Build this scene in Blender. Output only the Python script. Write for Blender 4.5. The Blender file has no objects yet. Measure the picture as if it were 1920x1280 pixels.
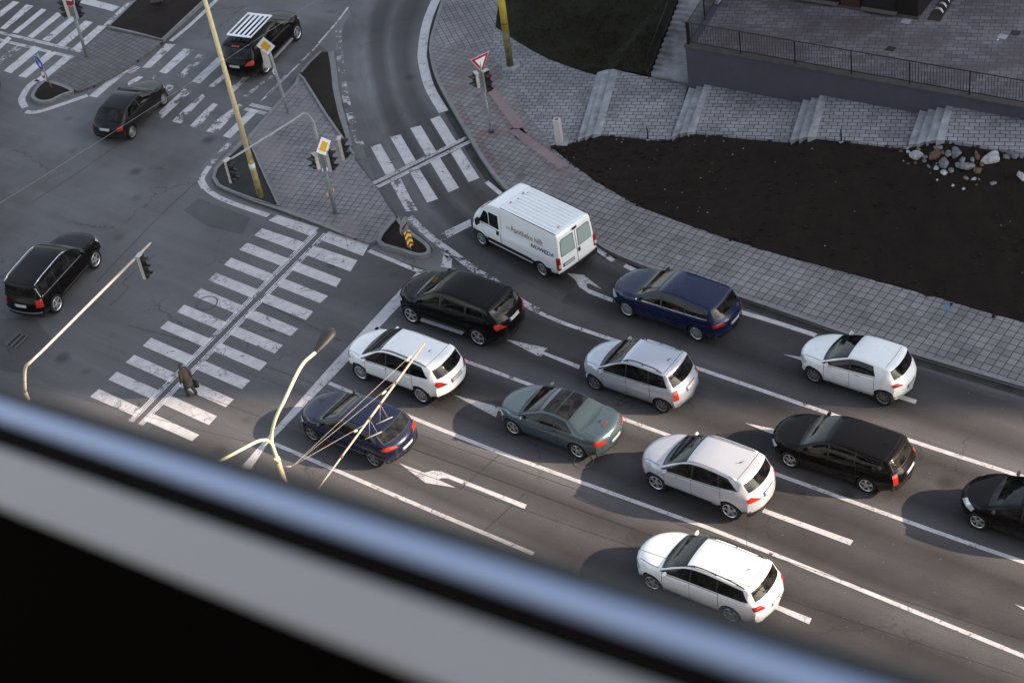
import bpy, bmesh, math, random
from mathutils import Vector, Matrix
from mathutils.bvhtree import BVHTree
from mathutils.geometry import tessellate_polygon
R = math.radians
random.seed(7)
scene = bpy.context.scene
col = scene.collection

# ------------------------------------------------------------------ camera
FPX, TILT, ROLL, CH = 3398.56, 0.884583, -0.172863, 40.083      # focal length in photo pixels, angle off nadir, roll, eye height
fwd = Vector((0, math.sin(TILT), -math.cos(TILT)))
r0 = Vector((1, 0, 0)); u0 = r0.cross(fwd)
RT = r0*math.cos(ROLL) + u0*math.sin(ROLL)
UP = -r0*math.sin(ROLL) + u0*math.cos(ROLL)
cd = bpy.data.cameras.new('camera'); cam = bpy.data.objects.new('camera', cd); col.objects.link(cam)
cam.matrix_world = Matrix.Translation((0, 0, CH)) @ Matrix((RT, UP, -fwd)).transposed().to_4x4()
cd.sensor_width = 36; cd.lens = FPX/1920*36; cd.clip_start = 0.02; cd.clip_end = 2000
cd.dof.use_dof = True; cd.dof.focus_distance = 64; cd.dof.aperture_fstop = 5.6
scene.camera = cam
def G(x, y, z=0.0):
    """ground (or height z) point seen at photo pixel x, y"""
    d = fwd*FPX + RT*(x-960) - UP*(y-640)
    t = (z-CH)/d.z
    return Vector((d.x*t, d.y*t, z))

# ------------------------------------------------------------------ light
SUN_AZ, SUN_EL = R(-16), R(23)
w = bpy.data.worlds.new('World'); scene.world = w; w.use_nodes = True
nt = w.node_tree; bg = nt.nodes['Background']
sky = nt.nodes.new('ShaderNodeTexSky'); sky.sky_type = 'NISHITA'; sky.sun_disc = False
sky.sun_elevation = SUN_EL; sky.sun_rotation = R(90)-SUN_AZ
sky.air_density = 1.0; sky.dust_density = 1.5; sky.ozone_density = 1.0
hs = nt.nodes.new('ShaderNodeHueSaturation'); hs.inputs['Saturation'].default_value = 0.52      # sky colour desaturated in place of a white balance
nt.links.new(sky.outputs[0], hs.inputs['Color']); nt.links.new(hs.outputs[0], bg.inputs[0]); bg.inputs[1].default_value = 0.15
sl = bpy.data.lights.new('sun', 'SUN'); so = bpy.data.objects.new('sun', sl); col.objects.link(so)
sl.energy = 5.0; sl.angle = R(0.6); sl.color = (1.0, 0.80, 0.62)
sd = Vector((math.cos(SUN_AZ)*math.cos(SUN_EL), math.sin(SUN_AZ)*math.cos(SUN_EL), math.sin(SUN_EL)))
so.rotation_euler = sd.to_track_quat('Z', 'Y').to_euler()
scene.view_settings.view_transform = 'Standard'; scene.view_settings.look = 'None'
scene.view_settings.exposure = 1.18; scene.view_settings.gamma = 1.0

# ------------------------------------------------------------------ materials
MC = {}
def nodes(m): return m.node_tree.nodes, m.node_tree.links
def mat(name, color, rough=0.6, metal=0.0, coat=0.0, spec=0.5, emit=None, es=0.0):
    if name in MC: return MC[name]
    m = bpy.data.materials.new(name); m.use_nodes = True
    b = m.node_tree.nodes['Principled BSDF']
    b.inputs['Base Color'].default_value = (*color, 1); b.inputs['Roughness'].default_value = rough
    b.inputs['Metallic'].default_value = metal; b.inputs['Coat Weight'].default_value = coat
    b.inputs['Coat Roughness'].default_value = 0.06
    b.inputs['Specular IOR Level'].default_value = spec
    if emit: b.inputs['Emission Color'].default_value = (*emit, 1); b.inputs['Emission Strength'].default_value = es
    MC[name] = m; return m
class NB:
    """small node builder"""
    def __init__(s, m):
        s.n = m.node_tree.nodes; s.l = m.node_tree.links; s.b = s.n['Principled BSDF']
        s.tc = s.n.new('ShaderNodeTexCoord')
    def put(s, node, key, v):
        if hasattr(v, 'is_output'): s.l.new(v, node.inputs[key])
        elif v is not None: node.inputs[key].default_value = v
    def mapping(s, rot=0, scale=(1, 1, 1), loc=(0, 0, 0), src=None):
        a = s.n.new('ShaderNodeMapping'); s.l.new(src or s.tc.outputs['Object'], a.inputs[0])
        a.inputs['Rotation'].default_value = (0, 0, rot); a.inputs['Scale'].default_value = scale; a.inputs['Location'].default_value = loc
        return a.outputs[0]
    def noise(s, vec, scale, detail=4, rough=.55, dist=0, out='Fac'):
        a = s.n.new('ShaderNodeTexNoise'); s.l.new(vec, a.inputs['Vector'])
        a.inputs['Scale'].default_value = scale; a.inputs['Detail'].default_value = detail
        a.inputs['Roughness'].default_value = rough; a.inputs['Distortion'].default_value = dist
        return a.outputs[out]
    def vor(s, vec, scale, feat='F1'):
        a = s.n.new('ShaderNodeTexVoronoi'); a.feature = feat; s.l.new(vec, a.inputs['Vector']); a.inputs['Scale'].default_value = scale
        return a.outputs['Distance']
    def ramp(s, v, stops):
        a = s.n.new('ShaderNodeValToRGB'); s.l.new(v, a.inputs[0]); e = a.color_ramp.elements
        while len(e) < len(stops): e.new(0.5)
        for i, (p, c) in enumerate(stops):
            e[i].position = p; e[i].color = (*c, 1) if isinstance(c, tuple) else (c, c, c, 1)
        return a.outputs[0]
    def mix(s, f, a, b, mode='MIX'):
        x = s.n.new('ShaderNodeMix'); x.data_type = 'RGBA'; x.blend_type = mode; x.clamp_factor = True
        for key, v in ((0, f), (6, a), (7, b)):
            if hasattr(v, 'is_output'): s.l.new(v, x.inputs[key])
            else: x.inputs[key].default_value = v if key == 0 else (*v, 1)
        return x.outputs[2]
    def math(s, op, a, b=0.5, c=None):
        x = s.n.new('ShaderNodeMath'); x.operation = op
        s.put(x, 0, a); s.put(x, 1, b)
        if c is not None: s.put(x, 2, c)
        return x.outputs[0]
    def bump(s, h, strength=.3, dist=.02):
        a = s.n.new('ShaderNodeBump'); s.l.new(h, a.inputs['Height']); a.inputs['Strength'].default_value = strength; a.inputs['Distance'].default_value = dist
        s.l.new(a.outputs[0], s.b.inputs['Normal'])
    def color(s, v): s.l.new(v, s.b.inputs['Base Color'])
LANE = R(-42.2)                                   # heading of the queue lanes (towards the lower right of the photo)
def m_asphalt(name, tone=1.0, tracks=True, curve=False):
    m = mat(name, (.045, .045, .047), .85, spec=.3); k = NB(m)
    P = k.tc.outputs['Object']
    big = k.noise(P, .09, 3, .6); mid = k.noise(P, .55, 5, .6); fine = k.noise(P, 55, 3, .8); grit = k.noise(P, 16, 4, .75)
    base = k.ramp(big, [(.33, (.034*tone, .0325*tone, .033*tone)), (.70, (.056*tone, .0545*tone, .0555*tone))])
    base = k.mix(k.math('MULTIPLY', k.ramp(mid, [(.4, 0.0), (.75, 1.0)]), .45), base, (.073*tone, .072*tone, .073*tone))
    pale_tone = k.ramp(k.noise(k.mapping(loc=(40, 12, 0)), .05, 2), [(.45, 0.0), (.68, 1.0)])
    base = k.mix(k.math('MULTIPLY', pale_tone, .55), base, (.115, .117, .122))
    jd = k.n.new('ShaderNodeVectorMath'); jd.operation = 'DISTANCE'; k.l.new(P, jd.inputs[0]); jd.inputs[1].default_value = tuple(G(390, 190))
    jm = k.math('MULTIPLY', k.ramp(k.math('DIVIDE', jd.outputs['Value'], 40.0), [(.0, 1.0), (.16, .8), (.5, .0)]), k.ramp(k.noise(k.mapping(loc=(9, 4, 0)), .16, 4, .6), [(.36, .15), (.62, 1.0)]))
    base = k.mix(k.math('MULTIPLY', jm, .75), base, (.150, .154, .162))   # window-glass haze painted into the asphalt as a paler area
    if tracks or curve:
        if curve:
            uv = k.n.new('ShaderNodeSeparateXYZ'); k.l.new(k.tc.outputs['UV'], uv.inputs[0]); u = uv.outputs[0]
            q = k.mapping(scale=(9, .55, 1), src=k.tc.outputs['UV'])
            tr = k.ramp(u, [(0, .55), (.2, .75), (.30, .08), (.42, .0), (.52, .5), (.62, .1), (.74, 0.0), (.88, .5), (1, .6)])
            amp = .85
        else:
            q = k.mapping(0, (.06, 1.1, 1), src=k.mapping(-LANE))
            rot = k.n.new('ShaderNodeSeparateXYZ'); k.l.new(k.mapping(-LANE), rot.inputs[0])
            s = rot.outputs[0]; t = rot.outputs[1]
            fr = k.math('FRACT', k.math('DIVIDE', k.math('SUBTRACT', t, LT0), 3.45))
            tr = k.ramp(fr, [(0, 1.0), (.12, .62), (.25, .05), (.40, .30), (.5, .50), (.6, .30), (.75, .05), (.88, .62), (1, 1.0)])
            msk = k.ramp(k.math('MULTIPLY_ADD', k.math('SUBTRACT', s, LS0), .02, .5), [(.44, 0.0), (.56, 1.0)])
            tr = k.mix(msk, (.5, .5, .5), tr); amp = .85
        st = k.noise(q, 1.5, 4, .65)
        tr = k.math('MULTIPLY', tr, k.math('MULTIPLY_ADD', st, 1.2, .35))
        light = k.mix(k.math('MULTIPLY', tr, amp), (.66, .64, .64), (1.95, 1.95, 1.97))
        base = k.mix(1.0, base, light, 'MULTIPLY')
    g = k.ramp(fine, [(.35, .62), (.65, 1.35)]); base = k.mix(.8, base, g, 'MULTIPLY')
    base = k.mix(.5, base, k.ramp(grit, [(.3, .72), (.7, 1.28)]), 'MULTIPLY')
    sp = k.vor(P, 2.6); spk = k.ramp(sp, [(.035, 1.0), (.05, 0.0)]); base = k.mix(k.math('MULTIPLY', spk, .6), base, (.22, .21, .20))
    # cracks: distorted cell edges, only in some patches
    dv = k.n.new('ShaderNodeVectorMath'); dv.operation = 'MULTIPLY_ADD'
    k.l.new(k.noise(P, 1.9, 6, .7, out='Color'), dv.inputs[0]); dv.inputs[1].default_value = (1.0, 1.0, 0); k.l.new(P, dv.inputs[2])
    ce = k.vor(dv.outputs[0], .30, 'DISTANCE_TO_EDGE')
    ck = k.math('MULTIPLY', k.ramp(ce, [(.002, 1.0), (.008, 0.0)]), k.ramp(k.noise(k.mapping(loc=(5, 9, 0)), .22, 2), [(.52, 0.0), (.60, 1.0)]))
    ce2 = k.vor(dv.outputs[0], 1.7, 'DISTANCE_TO_EDGE')
    ck2 = k.math('MULTIPLY', k.ramp(ce2, [(.02, 1.0), (.05, 0.0)]), k.ramp(k.noise(k.mapping(loc=(15, 3, 0)), .3, 2), [(.66, 0.0), (.71, 1.0)]))
    base = k.mix(k.math('MULTIPLY', k.math('MAXIMUM', ck, ck2), .6), base, (.014, .013, .013))
    oil = k.ramp(k.vor(k.mapping(scale=(1, 1, 1), loc=(3.3, 1.2, 0)), .42), [(.06, 1.0), (.16, 0.0)])
    base = k.mix(k.math('MULTIPLY', oil, .55), base, (.013, .012, .012))
    k.color(base); k.bump(fine, .35, .01)
    return m
_d = Vector((math.cos(LANE), math.sin(LANE), 0)); _n = Vector((-_d.y, _d.x, 0))
LT0 = G(900, 834).dot(_n); LS0 = G(700, 610).dot(_d)
def m_paint(name, worn, tint=(.52, .505, .52)):
    m = mat(name, tint, .75, spec=.3); k = NB(m); P = k.tc.outputs['Object']
    c = k.mix(k.ramp(k.noise(P, 2.2, 5, .65), [(.35, 0.0), (.75, 1.0)]), tint, tuple(x*.70 for x in tint))
    c = k.mix(k.math('MULTIPLY', k.ramp(k.noise(P, 30, 4, .8), [(.5, 0.0), (.72, 1.0)]), .5), c, tuple(x*.5 for x in tint))
    dv = k.n.new('ShaderNodeVectorMath'); dv.operation = 'MULTIPLY_ADD'
    k.l.new(k.noise(P, 3, 4, .6, out='Color'), dv.inputs[0]); dv.inputs[1].default_value = (.6, .6, 0); k.l.new(P, dv.inputs[2])
    ce = k.vor(dv.outputs[0], 2.6, 'DISTANCE_TO_EDGE')
    ck = k.math('MULTIPLY', k.ramp(ce, [(.012, 1.0), (.03, 0.0)]), k.ramp(k.noise(P, .7, 2), [(.46, 0.0), (.56, 1.0)]))
    c = k.mix(k.math('MULTIPLY', ck, .75), c, (.07, .07, .07)); k.color(c)
    hole = k.math('MULTIPLY_ADD', k.noise(P, 1.6, 3, .6), .9, k.math('MULTIPLY', k.noise(P, 9, 6, .85), .75))
    a = k.ramp(hole, [(worn, 1.0), (worn+.03, 0.0)])
    k.l.new(a, k.b.inputs['Alpha']); return m
def m_paver(name, rot, w=.26, h=.26, off=0.0, c1=(.220, .213, .218), c2=(.150, .145, .150), mortar=(.036, .034, .034), ms=.014, patch=None):
    m = mat(name, c1, .8, spec=.3); k = NB(m); P0 = k.tc.outputs['Object']
    dv = k.n.new('ShaderNodeVectorMath'); dv.operation = 'MULTIPLY_ADD'
    k.l.new(k.noise(P0, .9, 2, .5, out='Color'), dv.inputs[0]); dv.inputs[1].default_value = (.10, .10, 0); k.l.new(P0, dv.inputs[2])
    b = k.n.new('ShaderNodeTexBrick'); k.l.new(k.mapping(rot, src=dv.outputs[0]), b.inputs['Vector'])
    b.offset = off; b.offset_frequency = 2; b.squash = 1
    b.inputs['Color1'].default_value = (*c1, 1); b.inputs['Color2'].default_value = (*c2, 1); b.inputs['Mortar'].default_value = (*mortar, 1)
    b.inputs['Scale'].default_value = 1; b.inputs['Mortar Size'].default_value = ms; b.inputs['Mortar Smooth'].default_value = .3
    b.inputs['Brick Width'].default_value = w; b.inputs['Row Height'].default_value = h; b.inputs['Bias'].default_value = -.2
    c = b.outputs['Color']
    c = k.mix(.85, c, k.ramp(k.noise(P0, .45, 4, .6), [(.3, .66), (.72, 1.25)]), 'MULTIPLY')
    c = k.mix(.8, c, k.ramp(k.noise(P0, 14, 4, .75), [(.3, .78), (.7, 1.2)]), 'MULTIPLY')
    st = k.ramp(k.noise(k.mapping(loc=(7, 2, 0)), .8, 5, .7), [(.60, 0.0), (.70, 1.0)])
    c = k.mix(k.math('MULTIPLY', st, .45), c, (.045, .042, .042))
    if patch: c = k.mix(k.math('MULTIPLY', k.ramp(k.noise(k.mapping(loc=(1, 5, 0)), .6, 3), [(.5, 0.0), (.62, 1.0)]), .6), c, patch)
    k.color(c); k.bump(b.outputs['Fac'], -.4, .012); return m
def m_noise(name, c1, c2, scale=2.0, rough=.85, bump=.3, specks=None, bs=30, bd=.03):
    m = mat(name, c1, rough, spec=.25); k = NB(m); P = k.tc.outputs['Object']
    c = k.mix(k.ramp(k.noise(P, scale, 6, .65), [(.32, 0.0), (.68, 1.0)]), c1, c2)
    c = k.mix(.7, c, k.ramp(k.noise(P, bs, 4, .8), [(.3, .6), (.7, 1.4)]), 'MULTIPLY')
    if specks:
        v = k.ramp(k.vor(P, specks[1]), [(specks[2], 1.0), (specks[2]*1.4, 0.0)])
        c = k.mix(v, c, specks[0])
    k.color(c)
    if bump: k.bump(k.noise(P, bs, 5, .7), bump, bd)
    return m
def m_paint_car(name, c, rough=.28, metal=0.0, coat=.6, spec=.5):
    m = mat(name, c, rough, metal, coat, spec); k = NB(m); P = k.tc.outputs['Object']
    k.color(k.mix(.55, c, k.ramp(k.noise(P, 2.5, 4, .7), [(.3, .95), (.7, 1.03)]), 'MULTIPLY'))
    sz_ = k.n.new('ShaderNodeSeparateXYZ'); k.l.new(P, sz_.inputs[0])      # road film on the sills
    dirt = k.math('MULTIPLY', k.ramp(sz_.outputs[2], [(.22, 1.0), (.62, 0.0)]), k.ramp(k.noise(P, 3.5, 4, .7), [(.3, .1), (.7, .75)]))
    k.color(k.mix(dirt, k.b.inputs['Base Color'].links[0].from_socket, (.085, .078, .072)))
    k.l.new(k.ramp(k.noise(P, 4, 3), [(.3, rough*.95), (.75, rough*1.1)]), k.b.inputs['Roughness'])
    return m
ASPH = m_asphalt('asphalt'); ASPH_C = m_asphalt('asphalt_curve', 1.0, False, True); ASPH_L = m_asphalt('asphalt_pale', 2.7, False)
PAINT = m_paint('road_paint', .99); PAINT_W = m_paint('road_paint_worn', .87); PAINT_V = m_paint('road_paint_very_worn', .765); PAINT_S = m_paint('road_paint_faint', .78, (.34, .33, .34))
LINEW = m_paint('tactile_paint', .93, (.66, .65, .68))
KERB = m_noise('kerb_concrete', (.16, .16, .165), (.22, .215, .215), 3, .85, .2)
CONC = m_noise('step_concrete', (.15, .15, .155), (.34, .345, .37), 1.6, .8, .15)
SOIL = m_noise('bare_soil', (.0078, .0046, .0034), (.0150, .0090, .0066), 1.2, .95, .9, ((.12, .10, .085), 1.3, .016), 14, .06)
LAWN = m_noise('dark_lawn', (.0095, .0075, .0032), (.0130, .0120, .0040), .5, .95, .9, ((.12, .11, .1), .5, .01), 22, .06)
GREENISH = m_noise('thin_turf', (.020, .022, .021), (.035, .037, .036), 1.5, .95, .8, ((.2, .2, .19), 2.2, .02), 20, .05)
PURPLE = m_noise('retaining_render', (.060, .056, .072), (.072, .067, .086), .8, .9, .05)
STEEL = m_noise('galvanised_steel', (.22, .24, .25), (.32, .34, .35), 5, .5, 0)
POLE_Y = m_noise('pale_yellow_paint', (.62, .54, .30), (.70, .62, .38), 4, .55, .1)
POLE_Y2 = m_noise('mustard_paint', (.36, .27, .03), (.42, .33, .06), 4, .55, .1)
RUST = m_noise('flaking_rust', (.18, .12, .05), (.42, .36, .18), 3.5, .8, .3)
DARKM = mat('dark_metal', (.012, .009, .008), .5, .2)
BLACK = mat('black_plastic', (.011, .011, .012), .45)
WELL = mat('wheel_well_black', (.004, .004, .004), .9, spec=.1)
RUBBER = mat('tyre_rubber', (.012, .012, .012), .8, spec=.3)
RIM = mat('alloy', (.55, .56, .58), .32, .75)
RIMD = mat('alloy_shadow_gap', (.02, .02, .022), .6)
GLASS = mat('car_glass', (.004, .0045, .005), .04, 0, 0, .26)
_k = NB(GLASS); _k.color(_k.ramp(_k.noise(_k.tc.outputs['Object'], 3.2, 3, .6), [(.42, (.003, .0032, .0035)), (.66, (.020, .019, .018))]))
GLASS_L = mat('car_glass_pale', (.30, .38, .37), .06, 0, 0, .6)
CHROME = mat('bright_trim', (.75, .76, .78), .2, .9)
TAIL = mat('tail_light_red', (.30, .014, .009), .15, 0, .6)
TAILON = mat('tail_light_lit', (.28, .018, .009), .15, 0, .6, emit=(1, .08, .02), es=.035)
HEAD = mat('headlight_lens', (.50, .54, .58), .08, .2, 1)
PLATE = mat('plate_white', (.42, .43, .44), .4); PLATEB = mat('plate_blue', (.02, .06, .35), .4)
WHITE = mat('sign_white', (.75, .76, .80), .5); RED = mat('sign_red', (.33, .018, .022), .5); BLUE = mat('sign_blue', (.02, .07, .26), .5); YEL = mat('sign_yellow', (.66, .38, .035), .5)
YEL2 = mat('chevron_yellow', (.80, .62, .10), .5); SBACK = mat('sign_back', (.20, .20, .21), .6)
CREAM = m_noise('signal_housing_cream', (.42, .40, .37), (.50, .48, .45), 6, .6, 0)
LENS_R = mat('signal_lens_red', (.16, .012, .010), .2, emit=(1, .06, .03), es=.12); LENS = mat('signal_lens_dark', (.03, .02, .012), .2)

# ------------------------------------------------------------------ object helpers
def link(name, me, m=None, parent=None):
    o = bpy.data.objects.new(name, me); col.objects.link(o)
    if m is not None and me is not None:
        for x in (m if isinstance(m, (list, tuple)) else [m]): me.materials.append(x)
    if parent: o.parent = parent
    return o
def fin(name, bm, m, parent=None, smooth=None):
    me = bpy.data.meshes.new(name); bm.to_mesh(me); bm.free()
    if smooth is not None:
        for p in me.polygons: p.use_smooth = True
        if smooth < 179: me.set_sharp_from_angle(angle=R(smooth))
    return link(name, me, m, parent)
def tag(o, label, cat, group=None):
    o['label'] = label; o['category'] = cat
    if group: o['group'] = group
    return o
def empty(name, loc, label, cat, group=None, rz=0):
    o = bpy.data.objects.new(name, None); col.objects.link(o); o.location = loc; o.rotation_euler = (0, 0, rz); o.empty_display_size = .3
    return tag(o, label, cat, group)
def struct(o): o['kind'] = 'structure'; return o
def stuff(o): o['kind'] = 'stuff'; return o
def ngon(bm, pts, mi=0):
    vs = [bm.verts.new(p) for p in pts]
    for t in tessellate_polygon([[Vector(p) for p in pts]]):
        try: f = bm.faces.new([vs[i] for i in t]); f.material_index = mi
        except ValueError: pass
    return vs
def up_fix(bm):
    bm.normal_update()
    for f in bm.faces:
        if f.normal.z < 0: f.normal_flip()
def prism(bm, pts, depth, mi=0):
    """polygon cap at its own heights plus vertical skirts"""
    vs = ngon(bm, pts, mi); up_fix(bm)
    if depth:
        lo = [bm.verts.new((p[0], p[1], p[2]-depth)) for p in pts]; n = len(pts)
        for i in range(n):
            f = bm.faces.new((vs[i], vs[(i+1) % n], lo[(i+1) % n], lo[i])); f.material_index = mi
        bmesh.ops.recalc_face_normals(bm, faces=bm.faces)
def px(l, z=0.0): return [G(a, b, z) for a, b in l]
def zm(l, x0, y0, s=1/6): return [(x0+a*s, y0+b*s) for a, b in l]
def slab(name, pts, depth, m, parent=None):
    bm = bmesh.new(); prism(bm, pts, depth); return fin(name, bm, m, parent)
def offset_line(pts, w, closed=False):
    n = len(pts); out = []
    for i in range(n):
        a = pts[(i-1) % n] if (closed or i > 0) else pts[i]; b = pts[(i+1) % n] if (closed or i < n-1) else pts[i]
        d = Vector((b[0]-a[0], b[1]-a[1])).normalized(); k = Vector((-d.y, d.x))
        out.append(Vector((pts[i][0]+k.x*w, pts[i][1]+k.y*w, pts[i][2])))
    return out
def smooth_line(pts, n=6, closed=False):
    out = []; N = len(pts); P = [Vector(p) for p in pts]
    for i in range(N if closed else N-1):
        p0 = P[(i-1) % N] if closed or i > 0 else P[i]; p1 = P[i]; p2 = P[(i+1) % N]; p3 = P[(i+2) % N] if closed or i < N-2 else p2
        for k in range(n):
            t = k/n
            out.append(.5*((2*p1)+(p2-p0)*t+(2*p0-5*p1+4*p2-p3)*t*t+(3*p1-p0-3*p2+p3)*t**3))
    if not closed: out.append(P[-1])
    return out
def strip_bm(bm, pts, w0, w1, depth=0, closed=False, mi=0, uv=False, dz=0):
    A = offset_line(pts, w0, closed); B = offset_line(pts, w1, closed); n = len(pts)
    va = [bm.verts.new((p.x, p.y, p.z+dz)) for p in A]; vb = [bm.verts.new((p.x, p.y, p.z+dz)) for p in B]
    uvl = bm.loops.layers.uv.verify() if uv else None
    L = [0]
    for i in range(1, n): L.append(L[-1]+(Vector(pts[i])-Vector(pts[i-1])).length)
    for i in range(n if closed else n-1):
        j = (i+1) % n
        f = bm.faces.new((va[i], va[j], vb[j], vb[i])); f.material_index = mi
        if uv:
            for lp, c in zip(f.loops, ((0, L[i]), (0, L[j]), (1, L[j]), (1, L[i]))): lp[uvl].uv = c
        f.normal_update()
        if f.normal.z < 0: f.normal_flip()
    if depth:
        for line in (va, vb):
            lo = [bm.verts.new((v.co.x, v.co.y, v.co.z-depth)) for v in line]
            for i in range(n if closed else n-1):
                j = (i+1) % n; bm.faces.new((line[i], line[j], lo[j], lo[i])).material_index = mi
        if not closed:
            for i in (0, n-1):
                a, b = va[i], vb[i]; a2 = bm.verts.new((a.co.x, a.co.y, a.co.z-depth)); b2 = bm.verts.new((b.co.x, b.co.y, b.co.z-depth))
                bm.faces.new((a, b, b2, a2)).material_index = mi
def kerb(name, pts, closed=False, w=.14, top=.145, inward=1):
    p = [Vector((q.x, q.y, top)) for q in pts]
    bm = bmesh.new(); strip_bm(bm, p, 0, w*inward, top+.06, closed); bmesh.ops.recalc_face_normals(bm, faces=bm.faces)
    return struct(fin(name, bm, KERB))
def marks(name, polys, m, z=.009):
    bm = bmesh.new()
    for q in polys: ngon(bm, [Vector((p.x, p.y, z)) for p in px(q)])
    up_fix(bm); return struct(fin(name, bm, m))
def line_mark(name, ptsl, width, m, z=.009, sm=5):
    bm = bmesh.new()
    for pts in ptsl:
        p = [Vector((q.x, q.y, z)) for q in px(pts)]
        if len(p) > 2: p = smooth_line(p, sm)
        strip_bm(bm, p, -width/2, width/2)
    return struct(fin(name, bm, m))
def bed(name, pts, m, cell=.4, amp=.05, dome=.06, skirt=.2, kind='structure'):
    """soil bed: polygon cut on a grid, lumpy in the middle"""
    bm = bmesh.new(); ngon(bm, pts)
    xs = [p[0] for p in pts]; ys = [p[1] for p in pts]
    for ax, lo, hi in ((0, min(xs), max(xs)), (1, min(ys), max(ys))):
        v = lo+cell*.5
        while v < hi:
            no = Vector((1, 0, 0)) if ax == 0 else Vector((0, 1, 0)); co = Vector((v, 0, 0)) if ax == 0 else Vector((0, v, 0))
            bmesh.ops.bisect_plane(bm, geom=bm.verts[:]+bm.edges[:]+bm.faces[:], plane_co=co, plane_no=no, dist=1e-4); v += cell
    up_fix(bm)
    from mathutils import noise
    for v in bm.verts:
        dmin = 9
        for i in range(len(pts)):
            a, b = Vector(pts[i][:2]), Vector(pts[(i+1) % len(pts)][:2]); ab = b-a; q = v.co.to_2d()
            t = max(0, min(1, (q-a).dot(ab)/max(1e-9, ab.length_squared))); dmin = min(dmin, (q-(a+ab*t)).length)
        f = min(1, dmin/.8)
        v.co.z += f*(dome+amp*noise.noise(v.co*.9)*1.2+amp*.6*noise.noise(v.co*2.7))
    o = fin(name, bm, m, None, 180)
    o['kind'] = kind; return o
def tube_bm(bm, pts, rad, seg=10, cap=True, mi=0):
    P = [Vector(p) for p in pts]; n = len(P); rr = rad if isinstance(rad, (list, tuple)) else [rad]*n
    rings = []; prev = None
    for i in range(n):
        t = (P[min(i+1, n-1)]-P[max(i-1, 0)]).normalized()
        if prev is None:
            a = Vector((0, 0, 1)) if abs(t.z) < .9 else Vector((1, 0, 0)); x = t.cross(a).normalized()
        else: x = (prev-t*prev.dot(t)).normalized()
        prev = x; y = t.cross(x)
        rings.append([bm.verts.new(P[i]+(x*math.cos(2*math.pi*k/seg)+y*math.sin(2*math.pi*k/seg))*rr[i]) for k in range(seg)])
    for a, b in zip(rings, rings[1:]):
        for k in range(seg):
            f = bm.faces.new((a[k], a[(k+1) % seg], b[(k+1) % seg], b[k])); f.material_index = mi; f.smooth = True
    if cap:
        bm.faces.new(rings[0][::-1]).material_index = mi; bm.faces.new(rings[-1]).material_index = mi
def tube(name, pts, rad, m, parent=None, seg=10):
    bm = bmesh.new(); tube_bm(bm, pts, rad, seg); return fin(name, bm, m, parent)
def box_bm(bm, c, s, X=Vector((1, 0, 0)), Y=Vector((0, 1, 0)), Z=Vector((0, 0, 1)), mi=0, bevel=0):
    c = Vector(c); v = [bm.verts.new(c+X*(sx*s[0]/2)+Y*(sy*s[1]/2)+Z*(sz*s[2]/2)) for sx in (-1, 1) for sy in (-1, 1) for sz in (-1, 1)]
    fs = []
    for f in ((0, 1, 3, 2), (4, 6, 7, 5), (0, 4, 5, 1), (2, 3, 7, 6), (0, 2, 6, 4), (1, 5, 7, 3)):
        q = bm.faces.new([v[i] for i in f]); q.material_index = mi; fs.append(q)
    if bevel:
        es = list({e for q in fs for e in q.edges}); bmesh.ops.bevel(bm, geom=es, offset=bevel, segments=2, affect='EDGES')
def box(name, c, s, m, parent=None, rz=0, bevel=.01):
    bm = bmesh.new(); X = Vector((math.cos(rz), math.sin(rz), 0)); box_bm(bm, c, s, X, Vector((-X.y, X.x, 0)), Vector((0, 0, 1)), 0, bevel)
    return fin(name, bm, m, parent)

# ------------------------------------------------------------------ ground, roads, islands
bm = bmesh.new(); ngon(bm, [(-600, -400, 0), (600, -400, 0), (600, 900, 0), (-600, 900, 0)]); up_fix(bm)
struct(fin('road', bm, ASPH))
# right-turn slip lane: ribbon along the curve so that the tyre polish follows it
slipL = px([(688, -40), (657, 20), (655, 60), (662, 140), (684, 230), (722, 320), (775, 405), (845, 470), (930, 525), (1040, 580)])
slipR = px([(840, -40), (822, 10), (800, 70), (796, 110), (812, 170), (850, 226), (893, 305), (940, 362), (1010, 410), (1130, 470)])
def ribbon(name, A, B, m, z, n=12):
    A = smooth_line(A, n); B = smooth_line(B, n); bm = bmesh.new(); uvl = bm.loops.layers.uv.verify(); L = 0; K = 6; prev = None
    for i, (a, b) in enumerate(zip(A, B)):
        if i: L += ((a+b)/2-(A[i-1]+B[i-1])/2).length
        row = [(bm.verts.new((a.x+(b.x-a.x)*k/K, a.y+(b.y-a.y)*k/K, z)), (k/K, L)) for k in range(K+1)]
        if prev:
            for k in range(K):
                q = (prev[k], prev[k+1], row[k+1], row[k]); f = bm.faces.new([x[0] for x in q])
                for lp, x in zip(f.loops, q): lp[uvl].uv = x[1]
        prev = row
    up_fix(bm); return struct(fin(name, bm, m))
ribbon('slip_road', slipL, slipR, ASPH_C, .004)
SW = .13                                           # pavement height
PAV_A = m_paver('paving_upper', R(-10), .25, .25); PAV_B = m_paver('paving_bend', R(38), .26, .26, patch=(.15, .115, .115)); PAV_C = m_paver('paving_lower', R(42), .31, .31, ms=.016)
PAV_I = m_paver('paving_island', R(28), .29, .27, c1=(.20, .195, .205), c2=(.15, .147, .156), patch=(.19, .172, .178)); PAV_J = m_paver('paving_small_island', R(50), .27, .27, c1=(.13, .125, .13), c2=(.10, .097, .10))
PAV_W = m_paver('walkway_setts', R(20), .36, .24, .45, (.240, .240, .258), (.160, .158, .170), ms=.018)
PAV_T = m_paver('terrace_setts', R(22), .42, .26, .4, (.155, .143, .158), (.095, .085, .093), ms=.014, patch=(.085, .066, .07))
PAV_R = m_paver('red_paving', R(38), .26, .26, c1=(.190, .148, .148), c2=(.15, .118, .118))
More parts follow.
